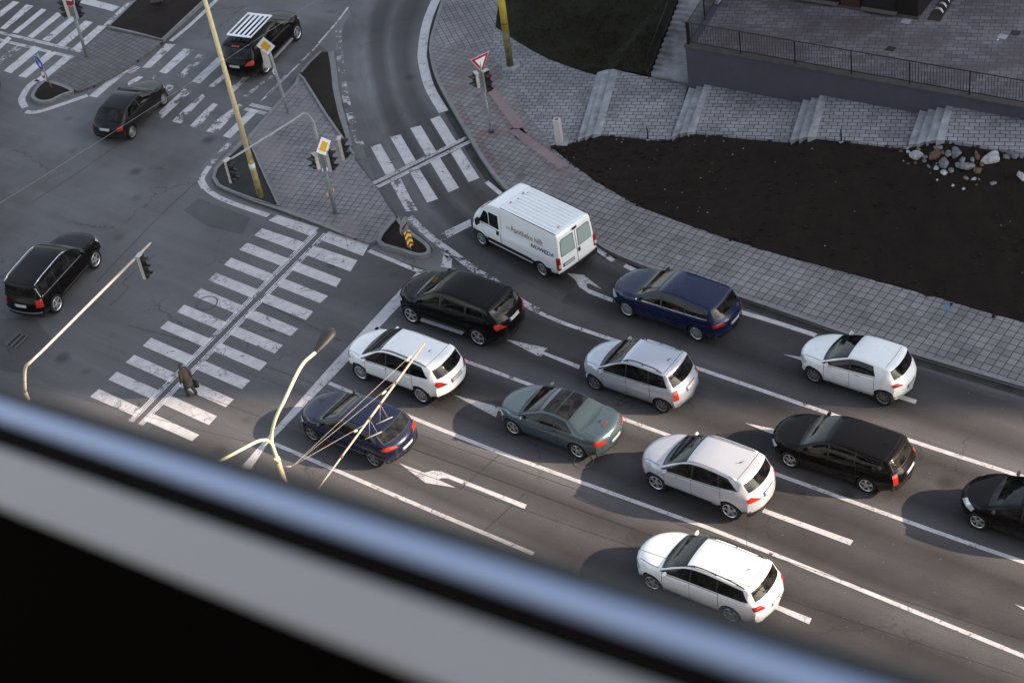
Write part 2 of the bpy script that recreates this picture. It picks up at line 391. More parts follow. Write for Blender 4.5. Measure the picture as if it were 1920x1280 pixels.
kerb_px = [(846, -45), (828, 0), (816, 38), (805, 80), (807, 113), (817, 147), (835, 183), (862, 230), (878, 257), (893, 283), (913, 313), (932, 338), (960, 365), (1010, 400), (1107, 450), (1146, 473), (1208, 499), (1295, 529), (1378, 554), (1500, 596), (1584, 625), (1717, 666), (1915, 724), (2100, 778)]
kp = smooth_line(px(kerb_px, SW), 4)
soil_low = [(1037, 278), (1070, 306), (1120, 342), (1180, 377), (1220, 396), (1290, 422), (1372, 450), (1443, 472), (1500, 488), (1630, 523), (1766, 560), (1820, 577), (1915, 603), (2100, 655)]
inner_px = [(955, -40), (935, 0), (929, 50), (924, 100), (937, 133), (988, 212)] + soil_low
ip = px(inner_px, SW)
def split_pave(name, m, a0, a1, b0, b1): struct(slab(name, kp[a0:a1+1] + ip[b0:b1+1][::-1], .05, m))
split_pave('pavement', PAV_A, 0, 12, 0, 3)          # parts along the bend, each laid in its own direction
split_pave('pavement', PAV_B, 12, 50, 3, 8)
split_pave('pavement', PAV_C, 50, len(kp)-1, 8, len(ip)-1)
kerb('kerb', kp, w=-.15) if False else kerb('kerb', kp, w=.15, inward=1)
gut = [Vector((p.x, p.y, .007)) for p in kp]
GUT = m_noise('gutter_dirt', (.020, .018, .017), (.05, .048, .047), 1.6, .9, .2)
bm = bmesh.new(); strip_bm(bm, gut, -.32, -.01); struct(fin('gutter', bm, GUT))
def flat(name, pts, z, m):
    bm = bmesh.new(); ngon(bm, px(pts, z)); up_fix(bm); return struct(fin(name, bm, m))
flat('paint_mark', [(1773, 566), (1786, 569), (1790, 579), (1777, 583), (1770, 575)], SW+.003, m_paint('blue_mark', .80, (.10, .19, .30)))
# red tactile paving on the pavement corner
def flat(name, pts, z, m): 
    bm = bmesh.new(); ngon(bm, px(pts, z)); up_fix(bm); return struct(fin(name, bm, m))
flat('red_paving', zm([(730, 800), (900, 795), (985, 880), (870, 920), (1085, 1278), (1240, 1500), (1130, 1560), (980, 1360), (830, 1110), (700, 960)], 780, 0), SW+.004, PAV_R)
flat('red_paving', zm([(0, 400), (170, 320), (270, 400), (180, 460), (60, 500), (40, 540), (290, 870), (190, 910), (0, 610), (-60, 480)], 900, 180), SW+.004, PAV_R)
flat('red_paving', zm([(300, 400), (420, 325), (1030, 790), (850, 865)], 900, 180), SW+.004, PAV_R)
flat('red_paving', zm([(400, 1170), (500, 1140), (640, 1400), (550, 1420)], 780, 0), SW+.004, PAV_R)
bm = bmesh.new()
for (a, b) in (((800, 1010), (1130, 1460)), ((325, 385), (900, 815))):
    o = (780, 0) if a[0] == 800 else (900, 180)
    for k in range(6):
        s_ = k*17
        q = [(a[0]+s_, a[1]-s_*.25), (b[0]+s_*1.1, b[1]-s_*.45)]
        p = px(zm(q, *o), SW+.010); strip_bm(bm, p, -.035, .035)
struct(fin('tactile_ribs', bm, m_noise('tactile_rib', (.20, .15, .15), (.25, .20, .20), 5)))
# walkway S0 .. S4 with flights of steps, retaining wall and terrace
Z = [.135, .56, 1.0, 1.52, 2.1]
S0 = px([(988, 212), (937, 133), (924, 100), (925, 57), (929, 51), (957, 70), (997, 95), (1030, 112), (1100, 137), (1121, 141)], Z[0]) + px([(1088, 266), (1062, 271), (1037, 278)], Z[0])
struct(slab('walkway', S0, .1, PAV_W))
walk = [((1159, 132), (1289, 161), (1263, 259), (1245, 262), (1127, 251)), ((1334, 157), (1505, 188), (1483, 265), (1400, 258), (1303, 248)),
        ((1551, 178), (1722, 212), (1703, 277), (1640, 270), (1530, 257)), ((1787, 199), (2100, 254), (2100, 312), (1930, 287), (1771, 263))]
for i, q in enumerate(walk): struct(slab('walkway', px(q, Z[i+1]), .7, PAV_W))
flights = [([(1120, 136), (1132, 132.5), (1147, 129), (1159, 132)], [(1083, 262), (1097, 257), (1112, 252), (1127, 251)], 0),
           ([(1293, 161), (1308, 158), (1322, 155), (1334, 157)], [(1260, 257), (1275, 250), (1289, 248), (1303, 248)], 1),
           ([(1507, 183), (1522, 182), (1537, 178), (1551, 178)], [(1482, 263), (1498, 260), (1514, 257), (1530, 257)], 2),
           ([(1725, 206), (1741, 204), (1757, 201), (1774, 198), (1787, 199)], [(1703, 271), (1719, 270), (1737, 265), (1755, 263), (1771, 263)], 3)]
fl_lab = ['light concrete steps nearest the pale bollard, lowest flight on the walkway', 'light concrete steps at the foot of the long stairway', 'damp grey concrete steps against the middle of the purple wall', 'stained brown and blue steps beside the pile of rocks']
for (bk, fr, i), lb in zip(flights, fl_lab):
    n = len(bk)-1; t = None
    e = empty('concrete_steps', (px([fr[0]], Z[i])[0]), lb, 'steps', 'flights of steps along the walkway')
    for k in range(n):
        z = Z[i]+(Z[i+1]-Z[i])*(k+1)/n + (.003 if k == n-1 else 0)
        q = [G(*bk[k], z), G(*bk[k+1], z), G(*fr[k+1], z), G(*fr[k], z)]
        o = slab('step', [p-e.location for p in q], .6 if k else .4, CONC, e)
T = 2.6
wA = G(1285, 88, T); WD = Vector((math.cos(R(-36.9)), math.sin(R(-36.9)), 0)); WN = Vector((-WD.y, WD.x, 0))
SD = (G(1340, 0, T)-wA); SD.z = 0; SD.normalize()
bm = bmesh.new()
A, B = wA, wA+WD*22
prism(bm, [A, B, B+WN*.3, A+SD*12+WD*.3+WN*.0, A+SD*12, A], 0) if False else None
prism(bm, [A, B, B+WN*.28, A+WN*.28+WD*.02], 3.2)
ro = empty('retaining_wall', (wA.x, wA.y, 0), 'plain dark purple rendered retaining wall below the terrace railing', 'wall')
me_o = fin('wall_face', bm, PURPLE, ro); me_o.location = -ro.location
bm = bmesh.new(); prism(bm, [A+WD*.02+WN*.285, A+WD*.3+WN*.285, A+SD*14+WD*.3, A+SD*14], 3.2); o = fin('side_wall', bm, PURPLE, ro); o.location = -ro.location
COP = m_noise('coping', (.06, .052, .05), (.09, .08, .078), 3, .85, .1)
bm = bmesh.new(); box_bm(bm, A+WD*11+WN*.12+Vector((0, 0, .03)), (22.1, .36, .06), WD, WN, Vector((0, 0, 1)), 0, .008); o = fin('coping', bm, COP, ro); o.location = -ro.location
tp = [A+WN*.30+WD*.31, B+WN*.30, B+WN*32, A+WN*32+WD*6, A+SD*14+WD*.31]
struct(slab('terrace', [Vector((p.x, p.y, T+.004)) for p in tp], .3, PAV_T))
# long stairway beside the terrace
se = empty('stairway', G(1220, 140, .56), 'long weathered stairway climbing beside the terrace railing', 'steps')
s0 = G(1221, 141, .56); s1 = G(1283, 162, .56); sdir = (G(1273, 0, 2.55)-G(1220, 140, .56)); sdir.z = 0; run = sdir.length; sdir.normalize()
STAIR = m_noise('stair_concrete', (.13, .13, .135), (.34, .35, .37), 1.5, .85, .25)
wv = s1-s0; wn_ = Vector((-WD.y, WD.x, 0))
for k in range(17):
    z = .56+.145*(k+1); a = s0+sdir*(k*run/13.5); b = a+WD*wv.length; c = b+sdir*(run/13.5+.03); d = a+sdir*(run/13.5+.03)
    o = slab('step', [Vector((p.x, p.y, z))-se.location for p in (a, b, c, d)], .9, STAIR, se)
def railing(name, label, pts, h, step, m, post_every, group='dark railings of the terrace'):
    e = empty(name, pts[0], label, 'railing', group); o0 = Vector(pts[0]); Z1 = Vector((0, 0, 1))
    P = [Vector(p)-o0 for p in pts]
    bm = bmesh.new()
    for a, b in zip(P, P[1:]):
        for hh in (h, .12): tube_bm(bm, [a+Z1*hh, b+Z1*hh], .022, 6)
    fin('rail', bm, m, e)
    bm = bmesh.new(); posts = []
    for a, b in zip(P, P[1:]):
        L = (b-a).length; n = max(1, round(L/step))
        for i in range(n+1):
            q = a+(b-a)*i/n
            if i % post_every == 0: posts.append(q)
            else: tube_bm(bm, [q+Z1*.12, q+Z1*h], .0085, 4, False)
    fin('bars', bm, m, e)
    for q in posts:
        bm = bmesh.new(); box_bm(bm, q+Z1*(h/2), (.045, .045, h), WD, WN); fin('post', bm, m, e)
    return e
zc = Vector((0, 0, .06))
railing('terrace_railing', 'long dark railing on top of the purple retaining wall', [A+zc+WN*.12+WD*.05, B+zc+WN*.12], 1.0, .115, DARKM, 20)
railing('terrace_railing', 'dark railing along the terrace edge above the stairway', [A+WN*.14+WD*.10, A+SD*13+WD*.12], 1.05, .09, DARKM, 22)
q0 = s0-WD*.06; q1 = q0+sdir*(run/13.5*17); q0.z = .6; q1.z = .6+.145*17
railing('stair_railing', 'dark handrail on the lawn side of the long stairway', [q0, q1], .95, .07, DARKM, 20)
bm = bmesh.new(); prism(bm, [q0+Vector((0, 0, .1))-WD*.14, q0+Vector((0, 0, .1)), q1+Vector((0, 0, .1)), q1+Vector((0, 0, .1))-WD*.14], 3.0)
o = fin('stair_wall', bm, mat('dark_stringer', (.016, .013, .012), .9)); tag(o, 'low dark stringer wall between the lawn and the long stairway', 'wall')
# planting
up_soil = px([(932, -40), (935, 0), (928, 51), (957, 70), (997, 95), (1030, 112), (1100, 137), (1120, 138)], .12)+px([(1150, 129)], .5)+px([(1217, 141)], .52)+px([(1222, 128)], .6)+px([(1262, 20), (1290, -60)], .9)
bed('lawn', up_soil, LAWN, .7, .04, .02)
lo = px(soil_low, SW-.01); hi = px([(1062, 271), (1088, 266)], .10)+px([(1127, 253), (1245, 264)], .48)+px([(1263, 261)], .5)+px([(1303, 250), (1400, 260), (1480, 267)], .92)+px([(1530, 259), (1640, 272), (1697, 279)], 1.44)+px([(1771, 265), (1930, 289), (2100, 314)], 2.0)
# lower bank as a lofted slope between the pavement edge and the walkway edge
def resample(P, n):
    L = [0]
    for a, b in zip(P, P[1:]): L.append(L[-1]+(b-a).length)
    out = []; j = 0
    for i in range(n):
        s_ = L[-1]*i/(n-1)
        while j < len(L)-2 and L[j+1] < s_: j += 1
        out.append(P[j].lerp(P[j+1], (s_-L[j])/max(1e-9, L[j+1]-L[j])))
    return out
from mathutils import noise as mnoise
NA, NB_ = 260, 46; la = resample(lo, NA)
for _i, _p in enumerate(la):      # soil spilling raggedly over the pavement edge
    _w = .10*mnoise.noise(Vector((_p.x*2.2, _p.y*2.2, 1)))+.07*mnoise.noise(Vector((_p.x*6, _p.y*6, 4)))
    _p.x -= .65*_w; _p.y -= .75*_w; _p.z += .012
_la = la; ha = resample([lo[0]+Vector((.02, .02, 0))]+hi, NA); bm = bmesh.new(); rows = []
for i in range(NA):
    row = []
    for j in range(NB_+1):
        t = j/NB_; p = la[i].lerp(ha[i], t); p.z = la[i].z+(ha[i].z-la[i].z)*(t**1.15)
        f = min(1, min(t, 1-t)*6); p.z += f*(.05+.09*mnoise.noise(p*.8)+.05*mnoise.noise(p*2.6)+.035*mnoise.noise(p*6)+.02*mnoise.noise(p*13)); row.append(bm.verts.new(p))
    rows.append(row)
for a, b in zip(rows, rows[1:]):
    for j in range(NB_): bm.faces.new((a[j], a[j+1], b[j+1], b[j]))
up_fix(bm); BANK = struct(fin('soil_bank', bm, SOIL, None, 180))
bank_bvh = BVHTree.FromPolygons([v.co.copy() for v in BANK.data.vertices], [p.vertices[:] for p in BANK.data.polygons])
# traffic islands
isl = zm([(340, 840), (100, 840)], 500, 0)
main_isl = [(558, 140), (553, 156), (523, 188), (465, 256), (421, 296), (402, 316), (397, 333), (406, 349), (425, 358), (473, 377), (524, 394), (557, 406), (597, 421), (640, 438), (692, 455), (707, 452), (742, 405), (727, 387), (712, 360), (695, 337), (675, 313), (661, 290), (607, 212), (567, 148)]
mi = px(main_isl, SW); struct(slab('traffic_island', mi, .2, PAV_I))
kerb('kerb', mi[0:14], w=-.16 if False else .16, inward=1)
kerb('kerb', [p for p in px([(558, 142), (567, 149), (607, 213), (661, 291)], SW)], w=.1, top=.20, inward=1)
tri = px([(461, 260), (425, 297), (406, 319), (402, 333), (410, 347), (428, 355), (475, 372), (521, 387), (498, 338), (467, 268)], SW+.01)
bed('planted_bed', tri, GREENISH, .35, .03, .05); kerb('kerb', tri+[tri[0]], w=-.09, top=.19)
strip2 = px([(563, 136), (577, 119), (600, 97), (615, 98), (619, 120), (621, 137), (624, 168), (634, 213), (650, 275), (658, 287), (607, 209), (569, 147)], .10)
bed('planted_bed', strip2, m_noise('strip_soil', (.012, .0085, .007), (.022, .019, .014), 1.5, .95, .8, ((.2, .17, .13), 2.5, .03), 18, .05), .35, .04, .05); kerb('kerb', strip2[:3], w=-.1, top=.14); kerb('kerb', strip2[3:9], w=.25, top=.10)
nose = px([(742, 407), (753, 417), (773, 437), (798, 455), (807, 466), (804, 476), (784, 481), (753, 472), (707, 453)], .14)
bed('planted_bed', nose, SOIL, .35, .05, .06); kerb('kerb', smooth_line(nose, 3, True)+[nose[0]], w=-.14, top=.20)
small_isl = zm([(1190, 335), (1400, 375), (1830, 468), (1480, 725), (1250, 865), (1080, 950), (880, 1025), (555, 895), (850, 650), (950, 555), (1020, 490)], 0, 0)
struct(slab('traffic_island', px(small_isl, SW), .2, PAV_J))
topsoil = zm([(1205, 305), (1560, -40), (1700, -170), (2400, -100), (2290, 20), (1830, 450), (1500, 372)], 0, 0)
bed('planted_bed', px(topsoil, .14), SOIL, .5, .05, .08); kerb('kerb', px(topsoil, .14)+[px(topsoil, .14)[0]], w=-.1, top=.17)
tip = zm([(550, 905), (830, 1012), (700, 1080), (560, 1145), (430, 1150), (352, 1100), (370, 1030), (450, 940)], 0, 0)
bed('planted_bed', px(tip, .13), SOIL, .35, .04, .06); kerb('kerb', smooth_line(px(tip, .13), 3, True)+[px(tip, .13)[0]], w=-.16, top=.16)
# pale worn asphalt noses around the islands
flat('island_apron', [(653, 15), (658, 28), (645, 45), (636, 95), (646, 183), (663, 242), (681, 277), (700, 330), (712, 356), (695, 336), (661, 288), (636, 213), (622, 120), (616, 97), (597, 84)], .006, ASPH_L)
flat('island_apron', [(744, 404), (775, 410), (812, 440), (835, 470), (850, 500), (880, 530), (820, 512), (750, 490), (694, 466), (707, 455), (784, 486), (806, 478), (811, 466), (800, 452)], .006, ASPH_L)
flat('island_apron', [(462, 258), (440, 250), (380, 310), (374, 335), (385, 355), (420, 378), (500, 400), (640, 443), (692, 462), (692, 456), (640, 439), (524, 396), (424, 360), (402, 348), (396, 333), (402, 315)], .006, ASPH_L)

# ------------------------------------------------------------------ painted markings
LT = [(1560, 10), (1475, 85), (1390, 165), (1300, 250), (1215, 335), (1130, 422), (1035, 513), (945, 605), (850, 700), (755, 795), (657, 890), (557, 987)]
LB = [(1510, 40), (1430, 125), (1345, 205), (1260, 290), (1170, 375), (1085, 465), (995, 555), (900, 645), (803, 745), (707, 838), (610, 935), (507, 1030)]
RTp = [(2080, 170), (2010, 265), (1920, 370), (1845, 465), (1762, 553), (1678, 648), (1590, 742), (1503, 840), (1407, 940), (1315, 1045), (1220, 1140), (1120, 1245)]
RBp = [(2040, 240), (1970, 328), (1890, 415), (1800, 505), (1720, 600), (1635, 690), (1545, 788), (1460, 885), (1360, 988), (1270, 1090), (1175, 1190), (1080, 1280)]
def isect(a, b, c, d):
    a, b, c, d = [Vector(v) for v in (a, b, c, d)]; r = b-a; s = d-c; t = ((c-a).x*s.y-(c-a).y*s.x)/(r.x*s.y-r.y*s.x); return tuple(a+r*t)
S3 = 640/1919.
bl = ((1775, 100), (730, 1175)); br = ((1835, 115), (790, 1182)); polys = []
for a, b, c, d in zip(LT, LB, RTp, RBp):
    polys.append(zm([a, isect(a, c, *bl), isect(b, d, *bl), b], 0, 400, S3))
    polys.append(zm([isect(a, c, *br), c, d, isect(b, d, *br)], 0, 400, S3))
marks('zebra_crossing', polys, PAINT)
def lines(name, a, b, offs, o, s=1/6, wd=.042, m=LINEW, z=.010):
    bm = bmesh.new(); A = px(zm([a], *o, s), z)[0]; B = px(zm([b], *o, s), z)[0]; n = Vector((-(B-A).y, (B-A).x, 0)).normalized()
    for k in offs: strip_bm(bm, [A+n*k, B+n*k], -wd/2, wd/2)
    return struct(fin(name, bm, m))
lines('tactile_guide_lines', (1805, 108), (762, 1178), (-.30, -.22, -.14, .14, .22, .30), (0, 400), S3)
o5 = (640, 200)
marks('zebra_crossing', [zm(q, *o5) for q in [[(330, 455), (440, 420), (612, 718), (500, 772)], [(550, 345), (665, 315), (838, 608), (725, 662)], [(775, 245), (895, 215), (1068, 505), (955, 555)], [(1000, 145), (1110, 105), (1298, 398), (1187, 450)],
     [(775, 745), (875, 700), (1088, 1040), (965, 1082)], [(1002, 630), (1110, 580), (1325, 915), (1205, 965)], [(1235, 525), (1340, 470), (1553, 805), (1432, 852)]]], PAINT)
marks('zebra_crossing', [zm([(555, 860), (665, 805), (790, 1050), (690, 1110)], *o5), zm([(690, 1110), (790, 1050), (860, 1170), (730, 1180)], *o5)], PAINT_W)
lines('tactile_guide_lines', (378, 885), (1432, 368), (-.24, -.17, -.10, .10, .17, .24), o5)
marks('edge_line', [zm([(1610, 860), (1655, 835), (1840, 990), (1795, 1012)], *o5)], PAINT)
o0 = (0, 0)
marks('zebra_crossing', [zm(q, *o0) for q in [[(0, 130), (150, 15), (220, 30), (0, 200)], [(0, 325), (295, 55), (380, 70), (60, 335)], [(135, 370), (470, 100), (525, 115), (200, 380)], [(310, 415), (640, 145), (710, 160), (370, 435)], [(475, 450), (800, 190), (870, 205), (550, 475)], [(640, 505), (960, 235), (1045, 255), (730, 525)], [(810, 550), (1110, 290), (1200, 300), (890, 580)],
     [(0, 500), (90, 410), (130, 440), (0, 560)], [(40, 800), (380, 520), (470, 545), (125, 830)], [(205, 860), (560, 575), (640, 600), (295, 880)], [(380, 920), (730, 625), (820, 645), (480, 920)], [(-100, 60), (-10, -30), (40, -20), (-100, 110)]]], PAINT)
marks('zebra_crossing', [zm([(0, 660), (210, 490), (300, 500), (0, 730)], *o0)], PAINT_V)
lines('tactile_guide_lines', (-60, 395), (870, 615), (-.34, -.27, -.20, .20, .27, .34), o0)
marks('stop_line', [zm([(860, 10), (1050, 0), (1350, 80), (1270, 130), (870, 30)], *o0)], PAINT)
marks('edge_line', [zm([(1160, 290), (1480, -20), (1525, -20), (1215, 298)], *o0)], PAINT_W)
line_mark('edge_line', [zm([(420, 900), (330, 970), (270, 1060), (245, 1130), (285, 1215)], *o0)], .32, PAINT)
line_mark('edge_line', [zm([(290, 1258), (420, 1262), (700, 1175), (985, 1075)], *o0)], .26, PAINT)
marks('edge_line', [zm([(1000, 1085), (1380, 772), (1450, 795), (1090, 1100)], *o0)], PAINT)
lines('tactile_guide_lines', (1450, 745), (1560, 775), (-.1, 0, .1), o0); lines('tactile_guide_lines', (1390, 785), (1515, 815), (-.1, 0, .1), o0)
o2 = (240, 50)
marks('zebra_crossing', [zm(q, *o2) for q in [[(160, 465), (425, 195), (535, 205), (250, 468)], [(350, 512), (630, 248), (738, 268), (430, 535)], [(715, 622), (1010, 345), (1100, 370), (810, 642)], [(1065, 1235), (1390, 925), (1475, 945), (1150, 1258)]]], m_paint('road_paint_chipped', .94))
marks('zebra_crossing', [zm(q, *o2) for q in [[(300, 1010), (630, 700), (718, 728), (390, 1032)], [(0, 625), (120, 560), (175, 572), (0, 690)], [(-180, 830), (0, 690), (60, 690), (-120, 850)], [(440, 648), (520, 668), (500, 705), (410, 760)], [(495, 1070), (610, 950), (840, 760), (865, 790), (660, 1010), (600, 1092)], [(1110, 730), (1340, 530), (1395, 540), (1190, 742)], [(905, 675), (1150, 470), (1205, 490), (970, 682)]]], PAINT_W)
marks('zebra_crossing', [zm(q, *o2) for q in [[(695, 1120), (860, 950), (960, 860), (1010, 880), (790, 1148)], [(878, 1182), (1010, 1040), (1250, 870), (1290, 890), (995, 1202)]]], m_paint('road_paint_faded', .84))
marks('zebra_crossing', [zm(q, *o2) for q in [[(560, 560), (800, 305), (895, 330), (620, 582)], [(1290, 790), (1600, 550), (1640, 560), (1340, 792)], [(240, 600), (330, 520), (360, 540), (280, 600)]]], PAINT_V)
marks('edge_line', [zm([(1480, 850), (1770, 545), (1780, 560), (1560, 800)], *o2)], PAINT_W)
line_mark('edge_line', [zm([(480, 165), (700, -15), (1000, -300)], *o2)], .22, m_paint('road_paint_chipped', .94))
lines('tactile_guide_lines', (1345, 900), (1580, 955), (-.26, -.18, -.10, .10, .18, .26), o2)
o4 = (340, 230)
line_mark('edge_line', [zm([(318, 490), (235, 620), (250, 690), (310, 770), (440, 850), (640, 930), (980, 1048)], *o4)], .24, m_paint('road_paint_chipped', .94))
line_mark('edge_line', [zm([(575, 205), (440, 345), (340, 465)], *o4)], .26, PAINT_V)
marks('edge_line', [zm([(180, 660), (200, 655), (240, 740), (225, 750)], *o4)], PAINT)
line_mark('edge_line', [[(836, -22), (818, 0), (800, 45), (792, 95), (794, 122), (806, 165), (832, 210)]], .42, m_paint('road_paint_fresh', 1.3))
line_mark('edge_line', [[(634, 57), (636, 90), (640, 133), (648, 183), (664, 240), (677, 275)]], .30, PAINT_V)
line_mark('edge_line', [[(653, 14), (630, 44), (597, 82)], [(597, 84), (540, 141), (500, 182)]], .10, PAINT_W)
line_mark('edge_line', [[(692, 470), (740, 490), (785, 508), (822, 513)]], .18, PAINT_W)
line_mark('edge_line', [[(768, 407), (793, 432), (818, 453), (852, 477), (893, 508), (920, 522), (943, 542), (980, 567), (1010, 583)]], .28, m_paint('road_paint_faded', .84))
marks('hatching', [[(832, 478), (848, 482), (846, 504), (826, 500)], [(874, 510), (892, 516), (886, 524), (868, 520)], [(826, 464), (846, 476), (838, 484), (828, 476)]], m_paint('road_paint_faded', .84))
marks('stop_line', [[(834, 434), (882, 411), (884, 424), (838, 447)]], m_paint('road_paint_chipped', .94)); marks('stop_line', [[(818, 446), (834, 434), (838, 447), (826, 455)]], PAINT_V)
bm_ = [(783, 510), (820, 511), (747, 576), (638, 693), (500, 835), (470, 880), (448, 880), (613, 693), (733, 562)]
marks('stop_line', [bm_], PAINT)
line_mark('lane_line', [[(1000, 581), (1052, 604), (1104, 622), (1161, 641), (1292, 685), (1400, 722), (1519, 763), (1617, 796), (1750, 840), (1915, 893), (2100, 950)]], .16, m_paint('road_paint_chipped', .94))
line_mark('lane_line', [[(704, 615), (860, 672), (1250, 815), (1473, 895), (1750, 995), (1930, 1057)], [(617, 718), (900, 834), (1265, 967), (1380, 1010), (1930, 1234)], [(515, 832), (746, 931), (1000, 1038)]], .15, PAINT)
line_mark('edge_line', [[(1117, 466), (1150, 489)], [(1170, 497), (1204, 514)], [(1386, 584), (1440, 600), (1500, 619), (1530, 629)]], .20, m_paint('road_paint_chipped', .94))
marks('direction_arrow', [[(945, 635), (1027, 653), (1019, 659), (1088, 685), (1085, 692), (1017, 664), (1014, 670)]], PAINT)
marks('direction_arrow', [[(850, 740), (936, 763), (1000, 780), (998, 786), (934, 770), (930, 782)]], PAINT)
marks('direction_arrow', [[(748, 868), (796, 886), (812, 882), (828, 884), (843, 890), (900, 912), (988, 946), (984, 954), (898, 919), (840, 897), (828, 896), (822, 899), (854, 914), (798, 905)]], PAINT)
marks('direction_arrow', [[(1062, 512), (1095, 516), (1129, 543), (1104, 531), (1099, 533), (1102, 541), (1150, 560), (1148, 567), (1104, 550), (1086, 538), (1078, 524)]], PAINT)
marks('lane_dash', [[(1468, 664), (1500, 669), (1540, 684), (1536, 690), (1495, 673)], [(1660, 740), (1664, 732), (1720, 750), (1716, 757)], [(1397, 793), (1446, 803), (1490, 818), (1488, 824), (1444, 812)], [(1428, 960), (1433, 953), (1600, 1013), (1594, 1022)], [(1448, 1139), (1453, 1132), (1522, 1159), (1517, 1170)], [(1903, 1132), (1930, 1142), (1930, 1150)]], PAINT)

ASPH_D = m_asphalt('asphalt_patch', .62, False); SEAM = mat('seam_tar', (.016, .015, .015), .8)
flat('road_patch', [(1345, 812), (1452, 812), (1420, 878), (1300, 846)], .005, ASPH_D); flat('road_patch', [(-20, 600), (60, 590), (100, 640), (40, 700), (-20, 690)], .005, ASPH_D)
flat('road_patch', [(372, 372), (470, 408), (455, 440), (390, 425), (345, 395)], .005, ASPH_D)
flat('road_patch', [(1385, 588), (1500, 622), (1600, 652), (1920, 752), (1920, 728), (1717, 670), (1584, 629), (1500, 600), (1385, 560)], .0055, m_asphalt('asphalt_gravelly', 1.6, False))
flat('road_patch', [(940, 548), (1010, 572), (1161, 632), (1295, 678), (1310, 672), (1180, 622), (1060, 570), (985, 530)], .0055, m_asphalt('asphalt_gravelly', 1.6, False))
for ln in ([(945, 845), (905, 880), (862, 918)], [(985, 925), (930, 975), (880, 1020)], [(60, 380), (155, 318), (235, 262)], [(470, 560), (540, 590), (640, 640)], [(240, 610), (420, 660), (700, 760), (1000, 868), (1230, 950)], [(600, 780), (800, 850), (1100, 960), (1300, 1030)], [(205, 575), (240, 540), (232, 528), (290, 478)], [(450, 258), (380, 330), (300, 405), (180, 530)]):
    line_mark('road_seam', [ln], .022, SEAM, .0062)
# ------------------------------------------------------------------ vehicles
def pchip(xs, ys):
    n = len(xs); h = [xs[i+1]-xs[i] for i in range(n-1)]; d = [(ys[i+1]-ys[i])/h[i] for i in range(n-1)]
    m = [0]*n; m[0] = d[0]; m[-1] = d[-1]
    for i in range(1, n-1):
        if d[i-1]*d[i] > 0:
            a = 2*h[i]+h[i-1]; b = h[i]+2*h[i-1]; m[i] = (a+b)/(a/d[i-1]+b/d[i])
    def f(x):
        if x <= xs[0]: return ys[0]
        if x >= xs[-1]: return ys[-1]
        i = 0
        while x > xs[i+1]: i += 1
        t = (x-xs[i])/h[i]; t2 = t*t; t3 = t2*t
        return (2*t3-3*t2+1)*ys[i]+(t3-2*t2+t)*h[i]*m[i]+(-2*t3+3*t2)*ys[i+1]+(t3-t2)*h[i]*m[i+1]
    return f
def sstep(a, b, x):
    t = max(0, min(1, (x-a)/(b-a))); return t*t*(3-2*t)
def lerp(a, b, t): return a+(b-a)*t
WHEELS = {}
